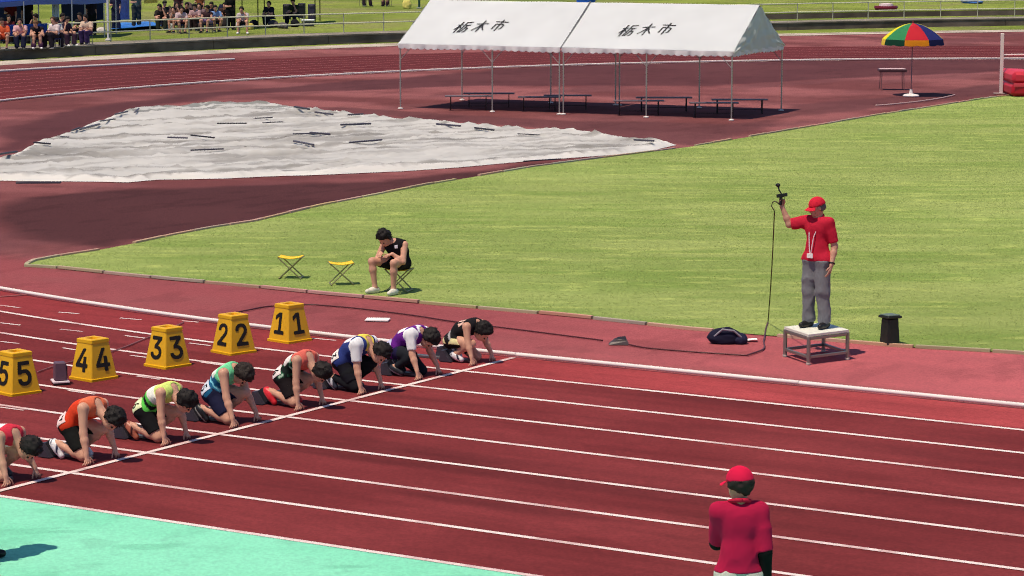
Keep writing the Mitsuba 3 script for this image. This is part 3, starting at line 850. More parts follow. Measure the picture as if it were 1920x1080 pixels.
uc = up_from(1708, 181)
t = thing('parasol', 'open beach parasol with green, red, blue and yellow panels on a white foot', 'parasol')
tiltm = trimesh.transformations.rotation_matrix(math.radians(4), [FW[0], FW[1], 0])
cols = [lin(206, 196, 40), lin(52, 130, 84), lin(186, 38, 52), lin(38, 44, 104), lin(214, 200, 44), lin(52, 130, 84), lin(186, 38, 52), lin(38, 44, 104)]
face = math.atan2(-FW[1], -FW[0])
UR, UZ = 0.94, 1.72
for k in range(8):
    a0 = face - math.pi / 8 + (k - 2) * math.pi / 4
    G = np.zeros((7, 8, 3)); Vv = np.zeros((7, 4, 3))
    for i in range(7):
        a = a0 + i / 6 * math.pi / 4
        e = 1 - 0.05 * math.sin(i / 6 * math.pi)
        for j in range(8):
            r = UR * (0.02 + 0.98 * j / 7) * (1 - (1 - e) * j / 7)
            G[i, j] = [r * math.cos(a), r * math.sin(a), 0.47 * (1 - (j / 7) ** 1.8)]
        for j in range(4):
            Vv[i, j] = G[i, 7] * [1 + 0.012 * j, 1 + 0.012 * j, 1] + [0, 0, -0.055 * j - 0.02 * abs(math.sin(i / 6 * 2 * math.pi)) * (j == 3)]
    off = uc + np.array([-0.14, 0.36, UZ])
    part(t, 'canopy_panel', place(slab(G, 0.005), off), 'm_cloth', cols[k], True, var=0.04)
    vcol = [lin(222, 190, 70), lin(16, 60, 44), lin(206, 126, 26), lin(20, 24, 70), lin(222, 200, 96), lin(16, 60, 44), lin(206, 126, 26), lin(20, 24, 70)][k]
    part(t, 'valance', place(slab(Vv, 0.005), off), 'm_cloth', vcol, True)
    part(t, 'rib', place(tube(G[0] - [0, 0, 0.012], 0.006, 5), off), 'm_metal', lin(190, 190, 190), True)
part(t, 'pole', tube([uc + [0, 0, 0.05], uc + [-0.14, 0.36, UZ + 0.47]], 0.016, 8), 'm_metal', lin(140, 96, 100), True)
part(t, 'finial', lathe([(0, 0), (0.03, 0.0), (0.02, 0.05), (0, 0.08)], 10, uc + [-0.14, 0.36, UZ + 0.48]), 'm_plastic', lin(120, 30, 40))
part(t, 'foot', lathe([(0, 0), (0.24, 0), (0.25, 0.03), (0.20, 0.07), (0.06, 0.09), (0.04, 0.22), (0, 0.22)], 20, uc), 'm_plastic', lin(232, 222, 222), 40)

hp = up_from(1877, 176)
t = thing('high_jump_stand', 'white high jump upright with a crossbar beside the red mats', 'high jump stand')
part(t, 'upright', rbox(0.10, 0.10, 1.86, 0.01, hp, 0.5), 'm_paint', lin(222, 206, 204))
part(t, 'base_plate', rbox(0.45, 0.3, 0.03, 0.006, hp, 0.5), 'm_paint', lin(150, 130, 130))
hd = np.array([0.848, 0.53, 0])
part(t, 'bar_holder', rbox(0.09, 0.06, 0.02, 0.004, hp + hd * 0.09 + [0, 0, 1.16], 0.5), 'm_metal', lin(120, 110, 110))
part(t, 'crossbar', tube([hp + hd * 0.06 + [0, 0, 1.20], hp + hd * 2.0 + [0, 0, 1.215], hp + hd * 4.0 + [0, 0, 1.20]], 0.022, 8), 'm_paint', lin(236, 214, 214), True)
part(t, 'upright', rbox(0.10, 0.10, 1.86, 0.01, hp + hd * 4.06, 0.5), 'm_paint', lin(222, 206, 204))
t = thing('landing_mat', 'thick red high jump landing mat in two layers at the right edge', 'mat')
mc = hp + hd * 2.02 + np.array([0.53, -0.85, 0]) * 0.35
for z, hh, g_, c_ in ((0.0, 0.38, 0.0, lin(176, 16, 40)), (0.385, 0.36, -0.03, lin(206, 46, 66))):
    m = rbox(3.9 + g_, 2.2 + g_, hh, 0.10)
    m = m.subdivide_to_size(0.25); v = np.array(m.vertices)
    v[:, 2] += 0.04 * np.sin(v[:, 0] * 2.2) * (v[:, 2] / hh) * 0.6 + 0.05 * (nfbm(v * 1.7, 2, 4) - 0.5) * (v[:, 2] > hh * 0.5)
    m.vertices = v
    part(t, 'cushion', place(m, mc + [0, 0, z], 0.555), 'm_plastic', c_, 50, var=0.05, vs=3)
part(t, 'cover_flap', place(slab(np.array([[[x, -1.14 - 0.03 * math.sin(x * 5) * (z < .5), z] for z in np.linspace(0.42, 0.30, 4)] for x in np.linspace(-1.9, 1.9, 30)]), 0.01), mc, 0.555), 'm_plastic', lin(214, 66, 84), True)

# ------------------------------------------------------------------ people
def cap_d(P, a, b, ra, rb, sq=None):
    """Distance to a tapered capsule; sq squashes it along a direction (factor). On a grid only the cells near it are worked out."""
    a, b = np.asarray(a, float), np.asarray(b, float)
    if P.ndim == 4 and P.shape[0] * P.shape[1] * P.shape[2] > 4000:
        m = max(ra, rb) + .13
        lo, hi = np.minimum(a, b) - m, np.maximum(a, b) + m
        i0, i1 = sub_range(P, lo, hi)
        out = np.full(P.shape[:3], .3, np.float32)
        sl = tuple(slice(x, y) for x, y in zip(i0, i1))
        if all(y > x for x, y in zip(i0, i1)): out[sl] = cap_core(P[sl], a, b, ra, rb, sq)
        return out
    return cap_core(P, a, b, ra, rb, sq)


def sub_range(P, lo, hi):
    h = P[1, 0, 0, 0] - P[0, 0, 0, 0]; o = P[0, 0, 0]
    n = np.array(P.shape[:3])
    return np.clip(np.floor((lo - o) / h).astype(int), 0, n), np.clip(np.ceil((hi - o) / h).astype(int) + 1, 0, n)


def cap_core(P, a, b, ra, rb, sq=None):
    ab = b - a; L2 = max(ab @ ab, 1e-9)
    t = np.clip((P - a) @ ab / L2, 0, 1)
    d = P - a - t[..., None] * ab
    if sq is not None:
        d = d + (d @ sq[0])[..., None] * sq[0] * (sq[1] - 1)
    return np.sqrt((d * d).sum(-1)) - (ra + (rb - ra) * t)


def smin(a, b, k):
    h = np.clip(0.5 + 0.5 * (b - a) / k, 0, 1)
    return b + (a - b) * h - k * h * (1 - h)


def smins(ds, k):
    r = ds[0]
    for d in ds[1:]: r = smin(r, d, k)
    return r


def ell_d(P, c, axes, r):
    if P.ndim == 4 and P.shape[0] * P.shape[1] * P.shape[2] > 4000:
        i0, i1 = sub_range(P, c - max(r) - .1, c + max(r) + .1)
        sl = tuple(slice(x, y) for x, y in zip(i0, i1))
        out = np.full(P.shape[:3], .3, np.float32)
        out[sl] = ell_core(P[sl], c, axes, r)
        return out
    return ell_core(P, c, axes, r)


def ell_core(P, c, axes, r):
    q = np.stack([((P - c) @ x) / s for x, s in zip(axes, r)], -1)
    k = np.sqrt((q * q).sum(-1))
    return (k - 1) * min(r) * (0.5 + 0.5 * np.clip(k, 0, 2))


def nets(F, o, h):
    """Surface nets of the grid F (negative inside)."""
    S = F < 0
    nx, ny, nz = F.shape
    c = np.zeros((nx - 1, ny - 1, nz - 1), np.int8)
    for i, j, k in np.ndindex(2, 2, 2):
        c += S[i:nx - 1 + i, j:ny - 1 + j, k:nz - 1 + k]
    I = np.argwhere((c > 0) & (c < 8))
    if not len(I): return mesh(np.zeros((0, 3)), np.zeros((0, 3), int))
    idx = -np.ones(c.shape, int); idx[tuple(I.T)] = np.arange(len(I))
    acc, cnt = np.zeros((len(I), 3)), np.zeros(len(I))
    for ax in range(3):
        e = np.eye(3, dtype=int)[ax]; o1, o2 = np.eye(3, dtype=int)[[(ax + 1) % 3, (ax + 2) % 3]]
        for a, b in np.ndindex(2, 2):
            p = I + a * o1 + b * o2
            f0, f1 = F[tuple(p.T)], F[tuple((p + e).T)]
            m = (f0 < 0) != (f1 < 0)
            t = f0[m] / (f0[m] - f1[m])
            acc[m] += p[m] + t[:, None] * e; cnt[m] += 1
    V = o + h * acc / cnt[:, None]
    faces = []
    for ax in range(3):
        e = np.eye(3, dtype=int)[ax]; o1, o2 = np.eye(3, dtype=int)[[(ax + 1) % 3, (ax + 2) % 3]]
        sl = [slice(1, -1)] * 3; sl[ax] = slice(0, -1)
        sh = [slice(1, -1)] * 3; sh[ax] = slice(1, None)
        A, B = S[tuple(sl)], S[tuple(sh)]
        off = np.ones(3, int); off[ax] = 0
        for flip, M in ((0, A & ~B), (1, ~A & B)):
            p = np.argwhere(M) + off
            q = [idx[tuple((p - a * o1 - b * o2).T)] for a, b in ((1, 1), (0, 1), (0, 0), (1, 0))]
            q = np.stack(q[::-1] if flip else q, 1)
            faces += [q[:, [0, 1, 2]], q[:, [0, 2, 3]]]
    f = np.vstack(faces); f = f[(f >= 0).all(1)]
    return mesh(V, f)


def unit(v):
    v = np.asarray(v, float); return v / max(np.linalg.norm(v), 1e-9)


def grid(lo, hi, h):
    lo = np.asarray(lo) - 3 * h; n = np.ceil((np.asarray(hi) + 3 * h - lo) / h).astype(int) + 1
    ax = [lo[i] + h * np.arange(n[i]) for i in range(3)]
    return lo, np.stack(np.meshgrid(*ax, indexing='ij'), -1).astype(np.float32)


def finger(pts, r):
    pts = np.asarray(pts, float)
    return tube(pts, np.linspace(r, r * 0.78, len(pts)), 6)


def hand(w, k, side, tips, thumb, palm_n):
    """Five fingers rooted in the palm: w wrist, k middle knuckle, side = unit vector from little finger to index, tips = four tips, thumb = tip."""
    w, k, side = np.asarray(w, float), np.asarray(k, float), unit(side)
    ms = []
    for i, tip in enumerate(tips):
        b = k + side * (0.030 - 0.020 * i) * 1.0
        tip = np.asarray(tip, float)
        mid = (b + tip) / 2 + np.asarray(palm_n) * -0.012
        ms.append(finger([b - (k - w) * 0.15, b, mid, tip], 0.0095 if i < 3 else 0.0085))
    tb = w + (k - w) * 0.35 + side * 0.028
    tip = np.asarray(thumb, float)
    ms.append(finger([tb - side * .01, tb, (tb + tip) / 2 + side * 0.010, tip], 0.0105))
    return ms


SKIN = lin(212, 160, 136)
HAIR = lin(26, 22, 22)


def unit_rows(v):
    return v / np.maximum(np.linalg.norm(v, axis=1, keepdims=True), 1e-9)


class Person:
    """A figure from joints in its own frame (x forward, y left, z up)."""

    def __init__(s, J, key, pos, rz, h=0.012, build=1.0, skin=SKIN, twist=None):
        s.J = {k: np.asarray(v, float) for k, v in J.items()}
        s.key, s.pos, s.rz, s.h, s.b, s.skin = key, np.asarray(pos, float), rz, h, build, np.asarray(skin)
        j = s.J; b = build
        s.hf, s.hu = unit(j['face']), None
        u = unit(j['crown']); u = unit(u - s.hf * (u @ s.hf)); s.hu = u; s.hl = np.cross(s.hu, s.hf)
        P_ = [v for k, v in j.items() if k not in ('face', 'crown', 'palm_nR', 'palm_nL', 'sideR', 'sideL') and not k.startswith('tips')]
        lo, hi = np.min(P_, 0) - 0.17, np.max(P_, 0) + 0.17
        s.o, s.P = grid(lo, hi, h)
        P = s.P
        hc = j['head']
        chest, waist, pelvis = j['chest'], j['waist'], j['pelvis']
        s.spine = unit(chest - pelvis)
        lat = unit(j['shL'] - j['shR'])
        fr = unit(np.cross(lat, s.spine)); s.fr = fr
        sqz = (fr, 1.28)
        s.torso = smins([cap_d(P, j['hipR'], j['hipL'], .108 * b, .108 * b, (fr, 1.1)), cap_d(P, pelvis, waist, .118 * b, .112 * b, sqz),
                         cap_d(P, waist, chest, .115 * b, .128 * b, sqz), cap_d(P, j['shR'] * .62 + j['shL'] * .38 - s.spine * .07, j['shL'] * .62 + j['shR'] * .38 - s.spine * .07, .105 * b, .105 * b, sqz)], .06)
        s.shd = smins([cap_d(P, j['shR'], j['shL'], .054 * b, .054 * b)], .05)
        s.trunk = smin(s.torso, s.shd, .06)
        nb = (j['shR'] + j['shL']) / 2 + s.spine * .03
        s.nb = nb
        hb = hc - s.hu * .075 - s.hf * .012
        s.neck = cap_d(P, nb, hb, .062 * b, .054 * b)
        ax = (s.hf, s.hl, s.hu)
        s.skull = ell_d(P, hc + s.hu * .02 - s.hf * .012, ax, (.096, .077, .100))
        head = smins([s.skull, ell_d(P, hc - s.hu * .052 + s.hf * .028, ax, (.066, .058, .070))], .03)
        head = smin(head, cap_d(P, hc + s.hf * .088 + s.hu * .004, hc + s.hf * .103 - s.hu * .032, .008, .014), .012)
        head = smin(head, cap_d(P, hc + s.hf * .080 - s.hu * .068 - s.hl * .018, hc + s.hf * .080 - s.hu * .068 + s.hl * .018, .009, .009), .012)
        for q in (-1, 1):
            head = smin(head, ell_d(P, hc + s.hl * q * .078 - s.hf * .006 - s.hu * .012, ax, (.019, .009, .032)), .008)
            head = np.maximum(head, -(cap_d(P, hc + s.hf * .097 + s.hl * q * .031 + s.hu * .004, hc + s.hf * .10 + s.hl * q * .036 + s.hu * .004, .012, .011)))
        s.head = head
        s.arm, s.upper = {}, {}
        for q in 'RL':
            sh, el, wr, kn = j['sh' + q], j['el' + q], j['wr' + q], j['kn_' + q]
            s.upper[q] = cap_d(P, sh, el, .057 * b, .042 * b)
            fore = smins([cap_d(P, el, el + (wr - el) * .35, .041 * b, .043 * b), cap_d(P, el + (wr - el) * .35, wr, .042 * b, .028 * b)], .02)
            pn = unit(j['palm_n' + q])
            hnd = cap_d(P, wr, kn, .027, .036, (pn, 1.9))
            s.arm[q] = smins([s.upper[q], fore, hnd], .025)
        s.leg, s.thigh, s.shin = {}, {}, {}
        for q in 'RL':
            hp_, kn, an = j['hip' + q], j['knee' + q], j['an' + q]
            s.thigh[q] = smins([cap_d(P, hp_, hp_ + (kn - hp_) * .5, .092 * b, .080 * b), cap_d(P, hp_ + (kn - hp_) * .5, kn, .080 * b, .057 * b)], .03)
            back = unit(np.cross(unit(an - kn), lat)) * -1
            cf = kn + (an - kn) * .32
            s.shin[q] = smins([cap_d(P, kn, cf, .054 * b, .055 * b), cap_d(P, cf, an, .056 * b, .036 * b)], .03)
            ft = cap_d(P, j['heel' + q], j['toe' + q], .036, .030)
            s.leg[q] = smins([s.thigh[q], s.shin[q], cap_d(P, an, j['heel' + q], .036, .034), ft], .03)

    def w(s, m):
        return place(m, s.pos, s.rz)

    def put(s, name, m, mat, col, smooth=True, **k):
        if callable(col): col = col(np.asarray(m.vertices))
        return part(s.key, name, s.w(m), mat, col, smooth, **k)

    def body(s):
        d = smin(s.trunk, s.neck, .04)
        for q in 'RL': d = smin(d, s.leg[q], .03)
        d = smin(d, s.head, .03)
        for q in 'RL': d = smin(d, s.arm[q], .025)
        m = nets(d, s.o, s.h)
        ms = [m]
        j = s.J
        for q in 'RL':
            if 'tips' + q in j: ms += hand(j['wr' + q], j['kn_' + q], j['side' + q], j['tips' + q], j['thumb' + q], j['palm_n' + q])
        m = cat(ms)
        v = np.asarray(m.vertices)
        col = np.tile(s.skin, (len(v), 1)) * (1 + 0.10 * (nfbm(v * 7, 2, 3) - 0.5))[:, None]
        lips = np.exp(-(((v - (j['head'] + s.hf * .088 - s.hu * .068)) / .018) ** 2).sum(1))
        col = col * (1 - lips[:, None] * [.15, .4, .4])
        s.put('body', m, 'm_skin', col, var=0)
        for q in (-1, 1):
            e = j['head'] + s.hf * .084 + s.hl * q * .032 + s.hu * .004
            s.put('eye', trimesh.creation.icosphere(subdivisions=1, radius=.0115).apply_translation(e), 'm_skin', lin(48, 36, 34), var=0)

    def cloth(s, name, d, col, cuts=(), off=.012, wr=.006, ws=9.0, seed=1, label=None, mat='m_cloth', folds=0.0):
        """Cloth off metres outside the distance field d; cuts = (point, outward normal) half-spaces."""
        P = s.P
        d = d - off
        near = np.abs(d) < 0.05
        nz = np.zeros(d.shape)
        nz[near] = (nfbm(P[near] * ws, 3, seed) - 0.5) * 2 * wr
        if folds:                                              # drawn creases, steeper than wide
            q = P[near] * [5.0, 5.0, 2.6] + (P[near] @ np.array([.0, 1.6, 1.2]))[:, None] * [1, .6, 0]
            r_ = 1 - np.abs(2 * nfbm(q, 2, seed + 5) - 1)
            nz[near] -= folds * (r_ ** 4 - .25)
        d = d + nz
        for p, n in cuts:
            d = np.maximum(d, (P - p) @ unit(n))
        m = nets(d, s.o, s.h)
        s.put(name, m, mat, col, label=label)
        return d, m

    def hair(s, col=HAIR, thick=.024, length=.02, seed=3, under=None, spikes=260, low=.085):
        j = s.J; P = s.P
        c = j['head'] + s.hu * .02 - s.hf * .012
        ax = (s.hf, s.hl, s.hu)
        d = ell_d(P, c + s.hu * .008 - s.hf * .008, ax, (.098 + thick, .082 + thick, .102 + thick))
        near = np.abs(d) < .04
        nz = np.zeros(d.shape); nz[near] = (nfbm(P[near] * 22, 3, seed) - .5) * .050
        d = d + nz
        q = P - c
        front = (q @ s.hf) * .85 - (q @ s.hu) * .75 - (.035 - length)
        d = np.maximum(d, front * .8 + nz * .8)
        d = np.maximum(d, -(q @ s.hu) - low)
        if under is not None: d = np.maximum(d, (q @ s.hu) - under)
        m = nets(d, s.o, s.h)
        if spikes and len(m.vertices) > 50:                    # locks of hair breaking the outline
            g = np.random.default_rng(seed); n = spikes
            i = g.integers(0, len(m.faces), n)
            b0 = m.triangles_center[i]; nr = m.face_normals[i]
            dr = unit_rows(nr * .75 + g.normal(0, .45, (n, 3)) - s.hu * .25 + s.hf * .25)
            x = unit_rows(np.cross(dr, g.normal(0, 1, (n, 3)))); y = np.cross(dr, x)
            L, w = g.uniform(.014, .034, (n, 1)), g.uniform(.006, .011, (n, 1))
            b0 = b0 - nr * .008
            ring = [b0 + w * (math.cos(a) * x + math.sin(a) * y) for a in (0, 2.09, 4.19)]
            V = np.stack(ring + [b0 + dr * L], 1).reshape(-1, 3)
            k = np.arange(n)[:, None] * 4
            m = cat(m, mesh(V, np.vstack([k + [0, 1, 3], k + [1, 2, 3], k + [2, 0, 3]])))
        v = np.asarray(m.vertices)
        cc = np.asarray(col) * (0.6 + 1.0 * nfbm(v * 40, 2, seed))[:, None]
        s.put('hair', m, 'm_hair', cc, var=0)

    def hat(s, col, brim_dir=None, label=None):
        j = s.J; P = s.P
        c = j['head'] + s.hu * .03 - s.hf * .012
        d = ell_d(P, c, (s.hf, s.hl, s.hu), (.112, .096, .104))
        q = P - c
        d = np.maximum(d, -(q @ s.hu) - .005)
        m = nets(d, s.o, s.h)
        k = part(s.key, 'cap', s.w(m), 'm_cloth', np.asarray(col), True, label=label)
        f = s.hf
        G = np.zeros((9, 5, 3))
        for a in range(9):
            th = (a / 8 - .5) * 1.9
            for b in range(5):
                r = .098 + (.075 * math.cos(th * .9)) * b / 4
                G[a, b] = c + s.hu * (-.004 - .018 * (b / 4) - .02 * abs(math.sin(th)) * b / 4) + f * r * math.cos(th) + s.hl * r * .92 * math.sin(th)
        part(k, 'brim', s.w(slab(G, .005)), 'm_cloth', np.asarray(col), True)

    def shoe(s, q, upper, sole, accent=None):
        j = s.J; P = s.P
        hl, to = j['heel' + q], j['toe' + q]
        fd = unit(to - hl)
        up = unit(j['an' + q] - hl - fd * ((j['an' + q] - hl) @ fd))
        d = smins([cap_d(P, hl - fd * .0, hl + (to - hl) * .55, .044, .045), cap_d(P, hl + (to - hl) * .5, to, .045, .036), cap_d(P, hl + fd * .03, j['an' + q] - up * .02, .045, .043)], .03)
        so = np.minimum((P - hl) @ up, (P - to) @ up)
        d = np.maximum(d, -((P - hl) @ up) - .040)
        d = np.maximum(d, (P - (j['an' + q] + up * .012)) @ up)
        m = nets(d, s.o, s.h)
        v = np.asarray(m.vertices)
        hgt = (v - hl) @ up
        ax = (v - hl) @ fd
        col = np.where((hgt < -.016)[:, None], sole, upper)
        if accent is not None:
            col = np.where(((hgt > -.01) & (np.abs(np.sin(ax * 26 + hgt * 30)) < .38))[:, None], accent, col)
        s.put('shoe', m, 'm_plastic', col)

    def trunk_cuts(s, low=-.03, neck=.075):
        return [(s.J['pelvis'] + s.spine * low, -s.spine)]


def shorts(p, col, t=.5, off=.02, wr=.008, seed=4, label=None, name='shorts'):
    j = p.J
    ds = []
    for q in 'RL':
        a, b = j['hip' + q], j['knee' + q]
        e = a + (b - a) * t
        ds.append(np.maximum(cap_d(p.P, a, b, .096 * p.b, .072 * p.b), (p.P - e) @ unit(b - a)))
    d = smins(ds + [cap_d(p.P, j['hipR'], j['hipL'], .112 * p.b, .112 * p.b, (p.fr, 1.1)), cap_d(p.P, j['pelvis'], j['pelvis'] * .5 + j['waist'] * .5, .115 * p.b, .112 * p.b, (p.fr, 1.2))], .03)
    return p.cloth(name, d, col, [(j['pelvis'] + p.spine * .12, p.spine)], off - .012, wr, 10, seed, label)


def tights(p, q, col, t=1.0):
    j = p.J
    d = np.minimum(p.thigh[q], p.shin[q])
    d = smin(p.thigh[q], p.shin[q], .02)
    return p.cloth('leggings', d, col, [(j['an' + q], j['an' + q] - j['knee' + q])], .007, .002, 10, 2)


def shirt(p, col, sleeve=0.0, off=.014, wr=.007, low=-.02, neck=.078, seed=6, name='shirt', label=None, strap=None, folds=0.008):
    j = p.J
    d = p.trunk
    if strap is not None:                       # a singlet: bare shoulders
        lat = unit(j['shL'] - j['shR']); c = (j['shL'] + j['shR']) / 2
        d = np.maximum(p.trunk, np.abs((p.P - c) @ lat) - strap - np.clip(-((p.P - c) @ p.spine) - .07, 0, .12) * 1.2)
    for q in 'RL':
        if sleeve > 0:
            a, b = j['sh' + q], j['el' + q]
            e = a + (b - a) * sleeve
            d = smin(d, np.maximum(cap_d(p.P, a, b, .056 * p.b, .047 * p.b), (p.P - e) @ unit(b - a)), .03)
        elif strap is not None:
            d = np.maximum(d, -(p.upper[q] + .0))
    d = np.maximum(d, -(cap_d(p.P, p.nb + p.spine * .05 + p.fr * .02, p.nb + p.spine * .12, neck, neck)))
    return p.cloth(name, d, col, [(j['pelvis'] + p.spine * low, -p.spine)], off, wr, 9, seed, label, folds=folds)


def patch(p, field, c, n, size, col, digit=None, name='number_tag', digit_h=.06):
    """A printed cloth tag lying on the surface of a clothing field around the point c, facing n."""
    n = unit(n); up = unit(np.array([0, 0, 1.0]) - n * n[2] + 1e-6); up = p.spine - n * (p.spine @ n); up = unit(up); ri = np.cross(up, n)
    from scipy.ndimage import map_coordinates
    def F(x): return map_coordinates(field, ((x - p.o) / p.h).T, order=1, mode='nearest')
    def shrink(uv, lift):
        x = c + n * .22 + uv[:, :1] * ri + uv[:, 1:2] * up
        for _ in range(60): x = x - n * np.clip(F(x), -.01, .02)[:, None] * .7
        return x + n * lift
    a, b = np.meshgrid(np.linspace(-.5, .5, 9) * size[0], np.linspace(-.5, .5, 9) * size[1], indexing='ij')
    G = shrink(np.column_stack([a.ravel(), b.ravel()]), .006).reshape(9, 9, 3)
    ok = np.abs(((G - c) @ n) - np.median((G - c) @ n)) < .06
    med = np.median((G - c) @ n)
    G = G - (((G - c) @ n) - np.clip((G - c) @ n, med - .05, med + .05))[..., None] * n
    k = part(p.key, name, p.w(slab(G, .004)), 'm_cloth', col, True, var=.03)
    if digit:
        m = digit_mesh(digit, digit_h); v = np.asarray(m.vertices)
        x = shrink(v[:, :2], .0095)
        dep = (x - c) @ n
        x = x - (dep - np.clip(dep, med - .05, med + .06))[:, None] * n
        x = x + n * (v[:, 2:3] * .5)
        part(k, 'digit', p.w(mesh(x, m.faces)), 'm_cloth', lin(20, 20, 24), False, var=0)


def runner_joints(right_down=True, head=(.04, 0, .55), face=(.30, 0, -.95), hip=(-.56, .38), sh=(-.17, .58), reach=.24, fk=(-.17, .34), rear=(-.24, .065), yaw=0.0):
    J = {}
    for q, sg in (('R', -1), ('L', 1)):
        J['sh' + q] = (sh[0], sg * .175, sh[1])
        J['el' + q] = (sh[0] * .55 - .05, sg * (.21 + (reach - .24) * .5), sh[1] * .56)
        J['wr' + q] = (-.085, sg * reach, .115)
        J['kn_' + q] = (-.066, sg * (reach + .004), .050)
        J['side' + q] = (.25, -sg * 1.0, 0)
        J['palm_n' + q] = (-.9, 0, -.3)
        y = sg * reach
        J['tips' + q] = [(-.050, y - sg * .018, .008), (-.048, y + sg * .030, .008), (-.056, y + sg * .060, .008), (-.075, y + sg * .080, .008)]
        J['thumb' + q] = (-.052, y - sg * .085, .010)
    J['head'] = head; J['face'] = face; J['crown'] = (abs(face[2]), 0, max(face[0], .05))
    J['chest'] = (sh[0] - .03, 0, sh[1] - .02)
    J['waist'] = ((sh[0] + hip[0]) / 2 - .03, 0, (sh[1] + hip[1]) / 2 + .05)
    J['pelvis'] = (hip[0], 0, hip[1] + .02)
    for q, sg in (('R', -1), ('L', 1)):
        J['hip' + q] = (hip[0], sg * .09, hip[1])
        down = (q == 'R') == right_down
        if down:
            J['knee' + q] = (rear[0], sg * .12, rear[1]); J['an' + q] = (rear[0] - .345, sg * .12, rear[1] + .10)
            ax_, az_ = J['an' + q][0], J['an' + q][2]
            J['heel' + q] = (ax_ - .085, sg * .125, az_ + .015); J['toe' + q] = (ax_ + .035, sg * .13, .042)
        else:
            J['knee' + q] = (fk[0], sg * .125, fk[1]); J['an' + q] = (fk[0] - .26, sg * .125, .12)
            ax_ = J['an' + q][0]
            J['heel' + q] = (ax_ - .055, sg * .125, .11); J['toe' + q] = (ax_ + .085, sg * .125, .045)
    return J


WHITE, BLACK = lin(232, 232, 236), lin(22, 22, 26)


def banded(p, fns):
    """Colour by place on the trunk: fns(h, a, l) with h along the spine from the pelvis (0) to the shoulders (about 1), a = front (+) / back (-), l = to the left."""
    j = p.J
    L = np.linalg.norm((j['shR'] + j['shL']) / 2 - j['pelvis'])
    lat = unit(j['shL'] - j['shR'])
    def fn(v):
        q = v - j['pelvis']
        return fns(q @ p.spine / L, q @ p.fr, q @ lat, v)
    return fn


def pick(n, base):
    return np.tile(np.asarray(base, float), (n, 1))


RUN = {
    1: dict(label='runner in black vest and shorts with yellow side stripe, crouched nearest the white kerb', right=False, head=(-0.05, 0, 0.44), sh=(-0.21, 0.52), hip=(-0.52, 0.29), fk=(-0.16, 0.28)),
    2: dict(label='runner in a purple vest over a white T-shirt, crouched at the start line', right=False, head=(-0.08, 0, 0.51), sh=(-0.24, 0.58), hip=(-0.58, 0.33), fk=(-0.24, 0.3)),
    3: dict(label='runner in blue vest over white T-shirt and black leggings, crouched at the start line', right=True, head=(0.07, 0, 0.51), sh=(-0.18, 0.63), hip=(-0.48, 0.38), fk=(-0.14, 0.36)),
    4: dict(label='runner in dark green vest with salmon shoulders and red shoes, crouched at the line', right=True, head=(0.12, 0, 0.46), sh=(-0.14, 0.62), hip=(-0.46, 0.36), fk=(-0.17, 0.34)),
    5: dict(label='runner in a mint green and blue vest with navy shorts, crouched at the line', right=True, head=(-0.1, 0, 0.61), sh=(-0.26, 0.64), hip=(-0.51, 0.36), fk=(-0.17, 0.36)),
    6: dict(label='runner in a lime green and white vest, crouched at the start line', right=True, head=(0.11, 0, 0.5), sh=(-0.15, 0.61), hip=(-0.46, 0.36), fk=(-0.15, 0.34)),
    7: dict(label='runner in an orange red vest and white shoes, crouched at the start line', right=True, head=(0.1, 0, 0.5), sh=(-0.18, 0.63), hip=(-0.48, 0.39), fk=(-0.17, 0.34)),
    8: dict(label='runner in white vest with red shoulders, crouched at the left edge of photo', right=True, head=(0.02, 0, 0.37), sh=(-0.22, 0.52), hip=(-0.54, 0.38), fk=(-0.17, 0.34)),
}


